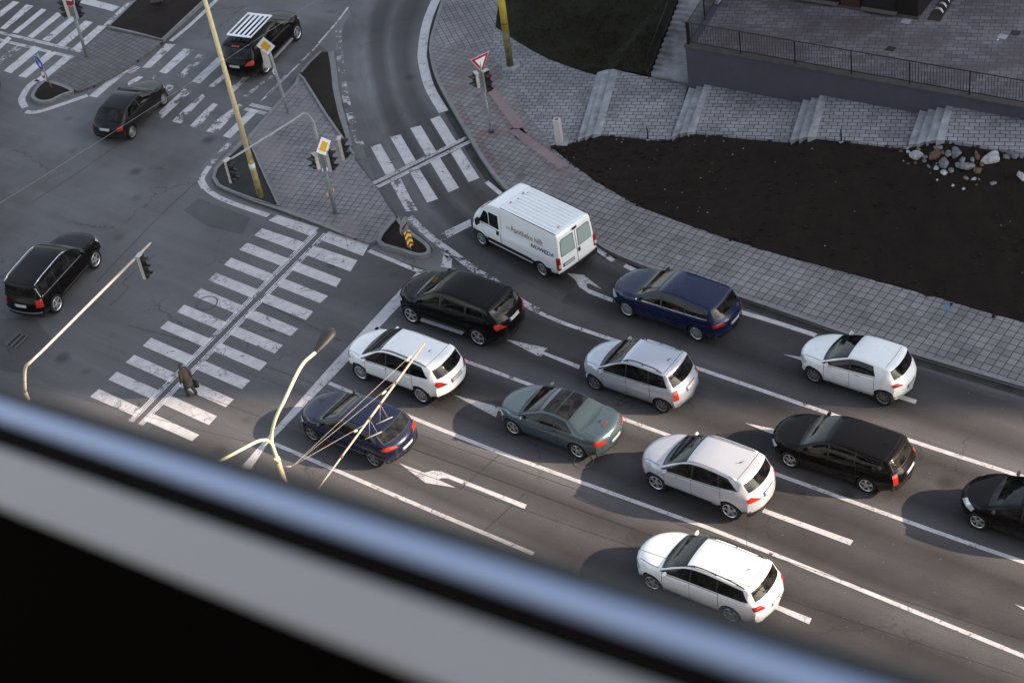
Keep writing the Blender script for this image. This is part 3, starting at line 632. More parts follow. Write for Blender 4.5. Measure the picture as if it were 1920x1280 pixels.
def wheel_meshes(r, spokes, dark, steel=False):
    key = (r, spokes, dark, steel)
    if key in WHEELS: return WHEELS[key]
    bm = bmesh.new(); seg = 32; prof = [(-.09, .62), (-.10, .8), (-.095, .95), (-.07, 1), (.07, 1), (.095, .95), (.10, .82), (.085, .70)]
    rings = [[bm.verts.new((r*q*math.cos(2*math.pi*k/seg), y, r*q*math.sin(2*math.pi*k/seg))) for k in range(seg)] for y, q in prof]
    for a, b in zip(rings, rings[1:]):
        for k in range(seg): bm.faces.new((a[k], b[k], b[(k+1) % seg], a[(k+1) % seg]))
    bmesh.ops.recalc_face_normals(bm, faces=bm.faces)
    tyre = bpy.data.meshes.new('tyre'); bm.to_mesh(tyre); bm.free(); tyre.materials.append(RUBBER)
    for p in tyre.polygons: p.use_smooth = True
    bm = bmesh.new(); rr = r*.71
    def ring(y, q): return [bm.verts.new((rr*q*math.cos(2*math.pi*k/seg), y, rr*q*math.sin(2*math.pi*k/seg))) for k in range(seg)]
    prof = [(.085, 1.0, 0), (.092, .97, 0), (.07, .88, 0), (.02, .84, 1), (.02, .0001, 1)]
    rs = [ring(y, q) for y, q, _ in prof]
    for i, (a, b) in enumerate(zip(rs, rs[1:])):
        for k in range(seg):
            f = bm.faces.new((a[k], a[(k+1) % seg], b[(k+1) % seg], b[k])); f.material_index = 1 if i >= 2 else 0
    if steel:
        rs2 = [ring(.05, .86), ring(.075, .55), ring(.06, .35), ring(.085, .22), ring(.085, .0001)]
        for a, b in zip(rs2, rs2[1:]):
            for k in range(seg): bm.faces.new((a[k], a[(k+1) % seg], b[(k+1) % seg], b[k])).material_index = 0
    for s in range(spokes):
        a = 2*math.pi*s/spokes; ca, sa = math.cos(a), math.sin(a); X = Vector((ca, 0, sa)); Z = Vector((-sa, 0, ca)); wd = rr*(.62/spokes+.05)
        v = []
        for q, y, ww in ((.12, .075, wd*1.1), (.5, .082, wd*.75), (.9, .078, wd*.95)):
            v.append([bm.verts.new(X*rr*q+Z*(sg*ww)+Vector((0, y, 0))) for sg in (-1, 1)]+[bm.verts.new(X*rr*q+Z*(sg*ww)+Vector((0, y-.045, 0))) for sg in (-1, 1)])
        for p, q in zip(v, v[1:]):
            bm.faces.new((p[0], p[1], q[1], q[0])); bm.faces.new((p[0], q[0], q[2], p[2])); bm.faces.new((p[1], p[3], q[3], q[1]))
    hub = ring(.088, .16); bm.faces.new(hub); hb = ring(.03, .2)
    for k in range(seg): bm.faces.new((hub[k], hub[(k+1) % seg], hb[(k+1) % seg], hb[k]))
    bmesh.ops.recalc_face_normals(bm, faces=bm.faces)
    rim = bpy.data.meshes.new('rim'); bm.to_mesh(rim); bm.free()
    rim.materials.append(RIM if not dark else mat('dull_alloy', (.22, .22, .23), .45, .6)); rim.materials.append(RIMD)
    WHEELS[key] = (tyre, rim); return WHEELS[key]
class Car:
    def __init__(s, name, label, cat, P, paint, clad=None, group=None):
        s.P = P; s.paint = paint; s.F = P['wb']/2+P['fo']; s.Rr = -(P['wb']/2+P['ro']); s.hw = P['hw']; s.H = P['H']
        s.root = empty(name, (0, 0, 0), label, cat, group)
        pr = P['prof']; n = 84
        # fine centre line
        L = [0]
        for a, b in zip(pr, pr[1:]): L.append(L[-1]+math.hypot(a[0]-b[0], a[1]-b[1]))
        fx = pchip(L, [p[0] for p in pr]); fz = pchip(L, [p[1] for p in pr])
        s.cl = []
        for i in range(n+1):
            t = L[-1]*i/n; s.cl.append((fx(t), fz(t)))
        bx = [p[0] for p in P['belt']][::-1]; s.belt = pchip(bx, [p[1] for p in P['belt']][::-1])
        s.rw = P.get('rw', .74); s.hm = s.H-s.belt(0)
        s.build(clad)
    def plan(s, x):
        f = sstep(s.F-.9, s.F, x); r = sstep(s.Rr+.8, s.Rr, x)
        return s.hw*(1-s.P.get('pf', .13)*f**1.6-s.P.get('pr', .09)*r**1.6)
    def zt(s, x):
        for a, b in zip(s.cl, s.cl[1:]):
            if a[0] >= x >= b[0]: return lerp(a[1], b[1], (a[0]-x)/max(1e-9, a[0]-b[0]))
        return s.cl[0][1] if x > s.F else s.cl[-1][1]
    def edge(s, x, zt=None):
        """roof edge half width and height"""
        zt = s.zt(x) if zt is None else zt; zb = min(s.belt(x), zt-.02); h = zt-zb; t = max(0, min(1, h/s.hm)); w_ = s.plan(x)
        ye = lerp(.88*w_, s.rw*w_, t**.9); e = (.022+.045*t)
        return ye, zt-e
    def build(s, clad):
        bm = bmesh.new(); rings = []; P = s.P; zs = P.get('sill', .24)
        for (x, zt) in s.cl:
            w_ = s.plan(x); zl = zs+.10*sstep(s.F-.7, s.F, x)+.12*sstep(s.Rr+.6, s.Rr, x); zl = min(zl, zt-.12)
            zb = max(zl+.08, min(s.belt(x), zt-.02)); H_ = zb-zl; ye, ze = s.edge(x, zt); ze = max(ze, zb)
            half = [(0, zl), (.8*w_, zl), (.93*w_, zl+.04*H_), (.975*w_, zl+.14*H_), (.995*w_, zl+.34*H_), (w_, zl+.6*H_), (.99*w_, zl+.78*H_), (.972*w_, zl+.90*H_), (.935*w_, zb)]
            y0, z0 = half[-1]
            for t in (.25, .5, .75, .92): half.append((lerp(y0, ye, t)+.012*math.sin(math.pi*t), lerp(z0, ze, t)))
            half += [(ye-.008, ze+(zt-ze)*.28), (ye-.035, ze+(zt-ze)*.52), (ye-.10, ze+(zt-ze)*.68), (.66*ye, ze+(zt-ze)*.84), (.33*ye, ze+(zt-ze)*.96), (0, zt)]
            full = half+[(-y, z) for y, z in half[-2:0:-1]]
            ring = []
            for y, z in full:
                a = abs(y)/w_; dx = -P.get('bf', .28)*(a**2.4)*sstep(s.F-1.1, s.F, x)+P.get('br', .16)*(a**2.6)*sstep(s.Rr+.9, s.Rr, x)
                ring.append(bm.verts.new((x+dx, y, z)))
            rings.append(ring)
        m = len(rings[0])
        for a, b in zip(rings, rings[1:]):
            for k in range(m): bm.faces.new((a[k], b[k], b[(k+1) % m], a[(k+1) % m]))
        for rg, rev in ((rings[0], False), (rings[-1], True)):
            mid = len(rg)//2     # cap by joining left and right points
            for k in range(mid):
                a, b = rg[k], rg[k+1]; c, d = rg[(m-k-1) % m], rg[(m-k) % m]
                vs = []
                for v in (a, b, c, d):
                    if v not in vs: vs.append(v)
                if len(vs) > 2:
                    try: bm.faces.new(vs)
                    except ValueError: pass
        bmesh.ops.recalc_face_normals(bm, faces=bm.faces)
        if clad:
            for f in bm.faces:
                if f.calc_center_median().z < clad: f.material_index = 1
        s.bvh = BVHTree.FromBMesh(bm)
        me = bpy.data.meshes.new('body'); bm.to_mesh(me); bm.free()
        for p in me.polygons: p.use_smooth = True
        body = link('body', me, [s.paint, s.P.get('cladm', BLACK), WELL]); body.parent = s.root
        # wheel arches cut out of the shell
        r = P['r']; cb = bmesh.new()
        for xa in (P['wb']/2, -P['wb']/2):
            for sg in (-1, 1):
                ra = r*1.13; a = [cb.verts.new((xa+ra*math.cos(k*math.pi/14), sg*(s.hw-.26), r+.005+ra*math.sin(k*math.pi/14))) for k in range(28)]
                b = [cb.verts.new((v.co.x, sg*(s.hw+.4), v.co.z)) for v in a]
                for k in range(28): cb.faces.new((a[k], a[(k+1) % 28], b[(k+1) % 28], b[k]))
                cb.faces.new(a); cb.faces.new(b)
        bmesh.ops.recalc_face_normals(cb, faces=cb.faces)
        for f in cb.faces: f.material_index = 2
        cm = bpy.data.meshes.new('cut'); cb.to_mesh(cm); cb.free()
        for x in (s.paint, BLACK, WELL): cm.materials.append(x)
        co = bpy.data.objects.new('cut', cm); col.objects.link(co)
        md = body.modifiers.new('b', 'BOOLEAN'); md.operation = 'DIFFERENCE'; md.solver = 'EXACT'; md.object = co; md.material_mode = 'INDEX'
        dg = bpy.context.evaluated_depsgraph_get(); dg.update()
        nm = bpy.data.meshes.new_from_object(body.evaluated_get(dg))
        zz = [v.co.z for v in nm.vertices]
        if not zz or max(zz) < s.H-.1 or len(nm.vertices) < 1200:      # exact solver lost the shell: use the other solver
            md.use_self = True; dg = bpy.context.evaluated_depsgraph_get(); dg.update(); nm = bpy.data.meshes.new_from_object(body.evaluated_get(dg)); print('RETRY', s.root['label'], len(nm.vertices), max([v.co.z for v in nm.vertices] or [0]))
        body.modifiers.clear(); old = body.data; body.data = nm; nm.name = 'body'
        nm.set_sharp_from_angle(angle=R(38))
        bpy.data.objects.remove(co); bpy.data.meshes.remove(cm)
        s.body = body
        ty, rim = wheel_meshes(r, P.get('spokes', 5), P.get('dark_rim', False), P.get('steel', False))
        for xa in (P['wb']/2, -P['wb']/2):
            for sg in (-1, 1):
                wo = link('wheel', None); wo.parent = s.root; wo.empty_display_size = .2; wo.location = (xa, sg*(s.hw-.10), r); wo.rotation_euler = (0, random.uniform(0, 6), 0 if sg > 0 else math.pi)
                if sg < 0: wo.rotation_euler = (0, 0, math.pi)
                for n_, q in (('tyre', ty), ('rim', rim)):
                    o = bpy.data.objects.new(n_, q); col.objects.link(o); o.parent = wo
    # ---- conforming panels
    def cast(s, O, D):
        h = s.bvh.ray_cast(O, D)
        if h[0] is None: h = s.bvh.find_nearest(O+D*3)
        n_ = h[1]
        return h[0], (n_ if n_.dot(D) < 0 else -n_)
    def frame(s, kind):
        if kind == 'L': return Vector((0, 3, 0)), Vector((1, 0, 0)), Vector((0, 0, 1)), Vector((0, -1, 0))
        if kind == 'R': return Vector((0, -3, 0)), Vector((1, 0, 0)), Vector((0, 0, 1)), Vector((0, 1, 0))
        if kind == 'T': return Vector((0, 0, 5)), Vector((1, 0, 0)), Vector((0, 1, 0)), Vector((0, 0, -1))
        if kind == 'B': return Vector((-6, 0, 0)), Vector((0, 1, 0)), Vector((0, 0, 1)), Vector((1, 0, 0))
        if kind == 'F': return Vector((6, 0, 0)), Vector((0, 1, 0)), Vector((0, 0, 1)), Vector((-1, 0, 0))
        c, yaw, pitch = kind                   # aimed at point c from direction yaw (0 = from the front), pitch up
        D = -Vector((math.cos(yaw)*math.cos(pitch), math.sin(yaw)*math.cos(pitch), math.sin(pitch)))
        U = Vector((-math.sin(yaw), math.cos(yaw), 0)); V = U.cross(D); V = V if V.z > 0 else -V
        return Vector(c)-D*2, U, V, D
    def panel_bm(s, bm, polys, kind, off, mi=0, cell=.07):
        O, U, V, D = s.frame(kind); t = bmesh.new(); ngon(t, [(a, b, 0) for a, b in polys])
        xs = [p[0] for p in polys]; ys = [p[1] for p in polys]
        for ax, lo, hi in ((0, min(xs), max(xs)), (1, min(ys), max(ys))):
            n_ = int((hi-lo)/cell)
            for i in range(1, n_+1):
                v = lo+(hi-lo)*i/(n_+1)
                bmesh.ops.bisect_plane(t, geom=t.verts[:]+t.edges[:]+t.faces[:], plane_co=Vector((v, 0, 0)) if ax == 0 else Vector((0, v, 0)), plane_no=Vector((1, 0, 0)) if ax == 0 else Vector((0, 1, 0)), dist=1e-4)
        t.verts.ensure_lookup_table(); mp = []
        for v in t.verts:
            h, n_ = s.cast(O+U*v.co.x+V*v.co.y, D); mp.append(bm.verts.new(h+n_*off))
        for f in t.faces:
            try:
                q = bm.faces.new([mp[v.index] for v in f.verts]); q.material_index = mi; q.smooth = True; q.normal_update()
                if q.normal.dot(D) > 0: q.normal_flip()
            except ValueError: pass
        t.free()
    def panel(s, name, poly, kind, m, parent=None, off=.006, cell=.07):
        bm = bmesh.new(); s.panel_bm(bm, poly, kind, off, 0, cell); return fin(name, bm, m, parent or s.root)
    def stroke(s, bm, pts, kind, w_, off=.003, mi=0):
        for a, b in zip(pts, pts[1:]):
            d = Vector((b[0]-a[0], b[1]-a[1])).normalized()*(w_/2); n_ = Vector((-d.y, d.x))
            s.panel_bm(bm, [(a[0]+n_.x-d.x, a[1]+n_.y-d.y), (b[0]+n_.x+d.x, b[1]+n_.y+d.y), (b[0]-n_.x+d.x, b[1]-n_.y+d.y), (a[0]-n_.x-d.x, a[1]-n_.y-d.y)], kind, off, mi, .09)
    def dlo(s, x0b, x0t, x1b, x1t, bo=.035, to=.04, n=7, grow=0):
        bot = [(lerp(x0b, x1b, i/n), s.belt(lerp(x0b, x1b, i/n))+bo-grow) for i in range(n+1)]
        top = []
        for i in range(n+1):
            x = lerp(x1t, x0t, i/n); top.append((x, max(s.belt(x)+bo+.02, s.edge(x)[1]-to+grow)))
        return bot+top
    def glazing(s, wins, ws, rg, glass=GLASS, rear_kind='B', trim=True, trimm=BLACK):
        for sd_ in 'LR':
            if trim and wins:
                a, b = wins[0], wins[-1]
                s.panel('window_trim', s.dlo(a[0]+.03, a[1]+.02, b[2]-.03, b[3]-.03, grow=.014, n=12), sd_, trimm, off=.003)
            for q in wins: s.panel('side_window', s.dlo(*q), sd_, glass, off=.007)
        x0, x1 = ws                               # windscreen: cowl x, header x
        n = 8; left = [(lerp(x0, x1, i/n), s.edge(lerp(x0, x1, i/n))[0]-.045) for i in range(n+1)]
        # bowed lower and upper edges
        bow = lambda x, y, k: (x-k*(y/.7)**2, y)
        y0, y1 = left[0][1], left[-1][1]
        low = [bow(x0, y0*(1-2*i/8), .10) for i in range(9)]; hi = [bow(x1, -y1*(1-2*i/8), .05) for i in range(9)]
        sideR = [(x-.10*(y/.7)**2*(1-(x0-x)/(x0-x1))-.05*(y/.7)**2*((x0-x)/(x0-x1)), -y) for x, y in left[1:-1]]
        poly = low+sideR+hi+[(x, -y) for x, y in sideR[::-1]]
        s.panel('windscreen_surround', [(x+(.03 if x > (x0+x1)/2-.1 else -.025), y*1.035) for x, y in poly], 'T', trimm, off=.003)
        s.panel('windscreen', poly, 'T', glass, off=.008)
        if rg:
            if rear_kind == 'B':
                z0, z1, x_of = rg; n = 6; rt = []
                for i in range(n+1):
                    z = lerp(z0, z1, i/n); x = x_of(z); rt.append((s.edge(x)[0]-.07-.03*(1-i/n)**2*0, z))
                poly = [(-y, z) for y, z in rt]+[(y, z) for y, z in rt[::-1]]
                cy = (z0+z1)/2
                s.panel('rear_window_surround', [(y*1.05, cy+(z-cy)*1.10) for y, z in poly], 'B', trimm, off=.003)
                s.panel('rear_window', poly, 'B', glass, off=.008)
            else:
                xa, xb = rg; n = 8; rt = [(lerp(xa, xb, i/n), s.edge(lerp(xa, xb, i/n))[0]-.05) for i in range(n+1)]
                s.panel('rear_window', [(x, y) for x, y in rt]+[(x, -y) for x, y in rt[::-1]], 'T', glass, off=.008)
    def xat(s, z):
        """x of the tail at height z"""
        for a, b in list(zip(s.cl, s.cl[1:]))[::-1]:
            if a[0] > 0: break
            lo, hi = sorted((a[1], b[1]))
            if lo <= z <= hi: return lerp(a[0], b[0], (a[1]-z)/((a[1]-b[1]) or 1e-9))
        return s.Rr+.2
    def doors(s, cuts, low, handle=None, hm=None):
        """cuts: x positions front to rear; each pair is one door"""
        gap = DARKM
        for sd_ in 'LR':
            for a, b in zip(cuts, cuts[1:]):
                bm = bmesh.new()
                def quad(g): 
                    n = 5; q = [(lerp(a, b, i/n), s.belt(lerp(a, b, i/n))-.015+g) for i in range(n+1)]
                    return [(x+(g if i == 0 else -g if i == n else 0), z) for i, (x, z) in enumerate(q)]+[(b-g, low-g), (a+g, low-g)]
                s.panel_bm(bm, quad(.009), sd_, .0015, 1); s.panel_bm(bm, quad(-.006), sd_, .0035, 0)
                d = fin('door', bm, [s.paint, gap], s.root)
                hx = b+.17; h, n_ = s.cast(Vector((hx, 3 if sd_ == 'L' else -3, s.belt(hx)-.085)), Vector((0, -1 if sd_ == 'L' else 1, 0)))
                hb = bmesh.new(); box_bm(hb, h+n_*.02, (.19, .03, .03), bevel=.008); fin('handle', hb, hm or s.paint, d)
        return s
    def mirrors(s, x, m=None, z=None):
        for sg in (-1, 1):
            zz = z or s.belt(x)+.07; y = sg*(s.plan(x)*.93+.10); bm = bmesh.new()
            box_bm(bm, (x, y, zz), (.10, .19, .125), bevel=.035)
            tube_bm(bm, [(x, sg*(s.plan(x)*.86), zz-.05), (x, y, zz-.03)], .025, 6)
            fin('mirror', bm, m or s.paint, s.root, 180)
    def lamps(s, head=None, tail=None, tm=None, hm_=None):
        for sg in (-1, 1):
            if head:
                c, q, yw, pt = head; s.panel('headlight', [(x*sg, y) for x, y in q][::sg], ((c[0], sg*c[1], c[2]), sg*R(yw), R(pt)), hm_ or HEAD, off=.008, cell=.05)
            if tail:
                c, q, yw, pt = tail; o = s.panel('tail_light', [(-x*sg, y) for x, y in q][::-sg], ((c[0], sg*c[1], c[2]), sg*R(yw), R(pt)), tm or TAIL, off=.010, cell=.05)
    def rails(s, x0, x1, m, h=.05, inset=.05):
        for sg in (-1, 1):
            pts = []
            for i in range(9):
                x = lerp(x0, x1, i/8); ye, ze = s.edge(x); k = min(1, min(i, 8-i)/1.2)
                pts.append((x, sg*(ye-inset), s.zt(x)-.03+(h+.03)*k))
            bm = bmesh.new(); tube_bm(bm, pts, .019, 8)
            for i in (1, 4, 7): tube_bm(bm, [pts[i], (pts[i][0], pts[i][1], pts[i][2]-h-.03)], .018, 6)
            fin('roof_rail', bm, m, s.root)
    def plate(s, z, y=0, bluey=True):
        bm = bmesh.new(); s.panel_bm(bm, [(y-.285, z-.078), (y+.285, z-.078), (y+.285, z+.078), (y-.285, z+.078)], 'B', .010, 2); s.panel_bm(bm, [(y-.26, z-.055), (y+.26, z-.055), (y+.26, z+.055), (y-.26, z+.055)], 'B', .014)
        s.panel_bm(bm, [(y+.215, z-.05), (y+.255, z-.05), (y+.255, z+.05), (y+.215, z+.05)], 'B', .017, 1)
        fin('number_plate', bm, [PLATE, PLATEB, BLACK], s.root)
    def seams(s, strokes, m=None, w_=.014):
        for kind, pts in strokes:
            bm = bmesh.new(); s.stroke(bm, pts, kind, w_); fin('panel_gap', bm, m or DARKM, s.root)
    def antenna(s, x):
        z = s.zt(x); tube('antenna', [(x, 0, z-.01), (x-.03, 0, z+.03), (x-.16, 0, z+.14)], [.022, .016, .004], BLACK, s.root, 6)
    def wiper(s, z0):
        h, n_ = s.cast(Vector((-6, 0, z0)), Vector((1, 0, 0))); h2, n2 = s.cast(Vector((-6, .30, z0+.06)), Vector((1, 0, 0)))
        tube('wiper', [h+n_*.02, h2+n2*.025], .011, BLACK, s.root, 6)
    def place(s, front, rear, side, hd=None):
        """front/rear: photo pixels of the tyre contact points on the visible side (L or R)"""
        a = G(*front) if front else None; b = G(*rear) if rear else None
        if hd is None: v = a-b; hd = math.atan2(v.y, v.x)
        else: hd = R(hd)
        f = Vector((math.cos(hd), math.sin(hd), 0)); l = Vector((-f.y, f.x, 0)); wb = s.P['wb']
        mid = (a+b)/2 if (a and b) else (a-f*wb/2 if a else b+f*wb/2)
        c = mid - l*(s.hw-.02)*(1 if side == 'L' else -1)
        s.root.location = (c.x, c.y, 0.002); s.root.rotation_euler = (0, 0, hd); return s
def spec(wb, fo, ro, hw, H, r, prof, belt, **k): return dict(wb=wb, fo=fo, ro=ro, hw=hw, H=H, r=r, prof=prof, belt=belt, **k)
def mkprof(F, Rr, H, nose, hood, cowl, hdr, peak, roof, glass, tail, deck=()):
    """nose z, hood front (dx from F, z), cowl (x,z), header (x,z), peak x, roof end (x,z), glass foot (x,z), tail (x offset, z)"""
    return [(F, nose-.14), (F-.015, nose), (F-hood[0]*.45, lerp(nose, hood[1], .72)), (F-hood[0], hood[1]), (lerp(F-hood[0], cowl[0], .55), lerp(hood[1], cowl[1], .62)), cowl, (lerp(cowl[0], hdr[0], .5), lerp(cowl[1], hdr[1], .53)), hdr, (lerp(hdr[0], peak, .35), lerp(hdr[1], H, .72)), (peak, H), (lerp(peak, roof[0], .55), lerp(H, roof[1], .38)), roof, (lerp(roof[0], glass[0], .5), lerp(roof[1], glass[1], .48)), glass, *deck, tail, (Rr, tail[1]-.12), (Rr+.02, .48), (Rr+.04, .40)]
def vehicle(name, label, P, paint, wins, ws, rg, cuts, low=.42, cat='car', clad=None, head=None, tail=None, tm=None, rails=None, ant=None, plate=None, wiper=None, mirror=None, mm=None, trimm=BLACK, rear_kind='B', hm=None, roofgap=None, glass=GLASS):
    c = Car(name, label, cat, P, paint, clad)
    if rg and rear_kind == 'B': rg = (rg[0], rg[1], c.xat)
    c.glazing(wins, ws, rg, glass, rear_kind, True, trimm); c.doors(cuts, low, hm=hm); c.mirrors(mirror if mirror else wins[0][0]-.22, mm)
    F, hw = c.F, c.hw
    def top_w(x): return c.edge(x)[0]-.06
    xh = ws[0]+.04
    c.seams([('T', [(F-.32, .62*hw), (F-.8, .80*hw), (xh, .84*hw)]), ('T', [(F-.32, -.62*hw), (F-.8, -.80*hw), (xh, -.84*hw)])])
    if roofgap: c.seams([('T', [(roofgap, top_w(roofgap)), (roofgap-.03, 0), (roofgap, -top_w(roofgap))])])
    c.lamps(head, tail, tm)
    if rails: c.rails(*rails)
    if ant: c.antenna(ant)
    if plate: c.plate(plate)
    if wiper: c.wiper(wiper)
    return c
HL = [(-.20, -.04), (.17, -.10), (.24, .02), (-.06, .06)]
TLS = [(-.30, -.09), (.10, -.12), (.16, .01), (.10, .11), (-.10, .06)]       # wraps round the corner
TLV = [(-.09, -.20), (.09, -.20), (.10, .16), (-.07, .18)]                    # upright
# ---- white crossover
vehicle('crossover_car', 'white crossover with flush black roof strips, first in its lane under the beige cantilever arm',
    spec(2.66, .93, .985, .905, 1.66, .365, mkprof(2.26, -2.315, 1.66, .70, (.28, .95), (1.28, 1.10), (.38, 1.565), -.35, (-1.86, 1.56), (-2.20, 1.16), (-2.31, .98)), [(2.26, .72), (1.3, .98), (.3, 1.04), (-1.2, 1.12), (-1.9, 1.20), (-2.315, 1.0)], sill=.30, rw=.72, bf=.42, br=.30, spokes=10), m_paint_car('white_paint', (.74, .76, .77)),
    [(1.20, .50, .12, .12), (.06, .06, -.92, -.86), (-.98, -.92, -1.72, -1.42)], (1.30, .42), (1.19, 1.47), [1.02, .09, -1.05], .48, clad=.53,
    head=((2.05, .70, .86), HL, 45, 25), tail=((-2.16, .74, 1.02), TLS, 138, 15), rails=(.30, -1.62, BLACK, 0, .04), ant=-1.25, plate=.92, wiper=1.2, roofgap=-1.62).place((680, 713), (792, 756), 'L')
# ---- black SUV beside it
c = vehicle('suv_car', 'large black SUV with silver running board, stopped at the line beside the white crossover',
    spec(2.933, .87, 1.05, .965, 1.75, .385, mkprof(2.335, -2.515, 1.75, .78, (.26, 1.03), (1.30, 1.18), (.42, 1.63), -.30, (-1.95, 1.63), (-2.40, 1.22), (-2.50, 1.0)), [(2.335, .8), (1.3, 1.08), (.3, 1.14), (-1.4, 1.19), (-2.1, 1.24), (-2.515, 1.05)], sill=.32, rw=.72, bf=.40, br=.26), m_paint_car('black_paint', (.0045, .0036, .0034), .40, 0, .30, .05),
    [(1.22, .52, .10, .10), (.04, .04, -1.0, -.98), (-1.06, -1.04, -1.9, -1.62)], (1.32, .46), (1.27, 1.53), [1.05, .07, -1.12], .52, clad=.50,
    head=((2.12, .74, .92), HL, 45, 25), tail=((-2.36, .80, 1.02), TLS, 140, 12), tm=TAILON, plate=1.02, wiper=1.28, roofgap=-1.75)
for sg in (-1, 1): box('running_board', (.05, sg*.98, .40), (1.85, .16, .05), mat('ribbed_aluminium', (.42, .43, .45), .45, .5), c.root)
c.place((775, 607), (897, 648), 'L')
# ---- dark blue hatchback
vehicle('hatchback_car', 'dark blue hatchback with sunlit tail, stopped first in the lane under the wires',
    spec(2.67, .86, .83, .905, 1.45, .335, mkprof(2.195, -2.165, 1.45, .64, (.28, .86), (1.02, 1.0), (.18, 1.37), -.40, (-1.50, 1.32), (-1.98, 1.0), (-2.12, .90)), [(2.195, .66), (1.0, .92), (.2, .95), (-1.1, 1.0), (-1.7, 1.04), (-2.165, .92)], sill=.2, rw=.72, bf=.42, br=.30, spokes=5, dark_rim=True), m_paint_car('navy_paint', (.007, .0105, .030), .25, .1, .35, .3),
    [(1.0, .30, .02, .02), (-.04, -.04, -.85, -.82), (-.90, -.86, -1.42, -1.18)], (1.05, .20), (1.03, 1.27), [.92, .0, -.92], .34,
    head=((1.98, .72, .74), HL, 45, 25), tail=((-2.02, .72, .90), [(-.34, -.05), (.22, -.07), (.26, .04), (.02, .07), (-.2, .04)], 145, 15), tm=TAILON, ant=-1.2, plate=.62, wiper=1.02, roofgap=-1.25).place((586, 826), (705, 876), 'L')
# ---- silver people carrier
vehicle('people_carrier', 'silver people carrier with black roof rails, waiting behind the black SUV',
    spec(2.60, .74, .685, .87, 1.62, .305, mkprof(2.04, -1.985, 1.60, .66, (.28, .92), (1.12, 1.04), (.26, 1.50), -.40, (-1.52, 1.52), (-1.82, 1.06), (-1.93, .88)), [(2.04, .7), (1.1, .95), (.3, .98), (-1.0, 1.01), (-1.6, 1.05), (-1.985, .9)], sill=.2, rw=.76, bf=.40, br=.24, spokes=7, dark_rim=True), m_paint_car('silver_paint', (.44, .47, .53), .3, .35),
    [(1.12, .42, .05, .05), (-.01, -.01, -.80, -.80), (-.85, -.85, -1.5, -1.34)], (1.16, .30), (1.08, 1.44), [.95, .02, -.88], .34, 'car', None,
    head=((1.85, .66, .80), [(-.16, -.06), (.14, -.10), (.20, .04), (-.02, .09)], 45, 25), tail=((-1.86, .74, .80), TLV, 140, 10), tm=TAILON, rails=(.20, -1.30, BLACK, .055, .06), ant=-1.15, plate=.80, roofgap=-1.35).place((1117, 731), (1241, 773), 'L')
# ---- grey green coupe convertible with dark glass roof
c = vehicle('coupe_car', 'grey green coupe with dark glass roof panels, waiting behind the white crossover',
    spec(2.52, .86, .975, .89, 1.39, .325, mkprof(2.12, -2.235, 1.385, .62, (.30, .82), (1.05, .95), (.25, 1.30), -.30, (-.92, 1.29), (-1.38, 1.06), (-2.20, .86), ((-1.65, 1.03), (-2.02, 1.0), (-2.14, .95))), [(2.12, .64), (1.0, .88), (.2, .91), (-1.0, .94), (-1.5, .95), (-2.235, .90)], sill=.2, rw=.70, bf=.42, br=.26), m_paint_car('grey_green_paint', (.058, .088, .100), .28, .35),
    [(1.02, .36, -.38, -.38), (-.43, -.43, -1.1, -.78)], (1.08, .30), None, [.90, -.52], .36, rear_kind='T', head=((1.92, .70, .72), HL, 45, 25), tail=((-2.05, .72, .82), [(-.34, -.07), (.12, -.10), (.18, .04), (.06, .10), (-.18, .05)], 140, 15), tm=TAILON, plate=.62, ant=-1.62)
def tpanel(nm, xa, xb, m, ins=.05):
    n = 8; rt = [(lerp(xa, xb, i/n), c.edge(lerp(xa, xb, i/n))[0]-ins) for i in range(n+1)]
    c.panel(nm, [(x, y) for x, y in rt]+[(x, -y) for x, y in rt[::-1]], 'T', m, off=.008)
tpanel('roof_glass', .10, -.33, GLASS, .04); tpanel('roof_glass', -.36, -.88, GLASS, .04)
n = 8; rt = [(lerp(-.90, -1.40, i/n), c.edge(-.9)[0]-.03+.05*(i/n)) for i in range(n+1)]
c.panel('rear_window', [(x, y) for x, y in rt]+[(x-.08*math.cos(y/.65*1.57), y) for y in [lerp(.62, -.62, i/8) for i in range(9)] for x in (-1.40,)]+[(x, -y) for x, y in rt[::-1]], 'T', mat('rear_glass_grey', (.03, .045, .05), .05), off=.010)
c.panel('brake_light', [(-1.86, -.14), (-1.86, .14), (-1.90, .14), (-1.90, -.14)], 'T', TAILON, off=.02); c.seams([('T', [(-1.50, .64), (-2.02, .66)]), ('T', [(-1.50, -.64), (-2.02, -.66)]), ('T', [(.20, .60), (.20, -.60)])])
c.place((964, 815), (1083.6, 859), 'L')
# ---- white hatchback by the kerb
vehicle('hatchback_car', 'small white hatchback near the kerb beside the paved footpath',
    spec(2.49, .78, .62, .85, 1.475, .315, mkprof(2.025, -1.865, 1.475, .66, (.26, .86), (.98, 1.0), (.12, 1.38), -.40, (-1.42, 1.38), (-1.72, 1.0), (-1.82, .86)), [(2.025, .68), (.95, .91), (.2, .96), (-.9, 1.05), (-1.4, 1.10), (-1.865, .9)], sill=.2, rw=.72, bf=.40, br=.28, spokes=9, dark_rim=True), MC['white_paint'],
    [(.95, .24, -.02, -.02), (-.08, -.08, -.92, -.80)], (1.0, .14), (1.05, 1.31), [.86, -.05, -.93], .34, head=((1.80, .66, .78), [(-.26, -.04), (.14, -.14), (.26, .02), (-.02, .08)], 48, 28), tail=((-1.68, .70, .88), [(-.24, -.06), (.12, -.07), (.16, .03), (-.04, .07)], 135, 15), ant=.0, plate=.6, wiper=1.06, roofgap=-1.22).place((1525, 717), (1656, 760), 'L')
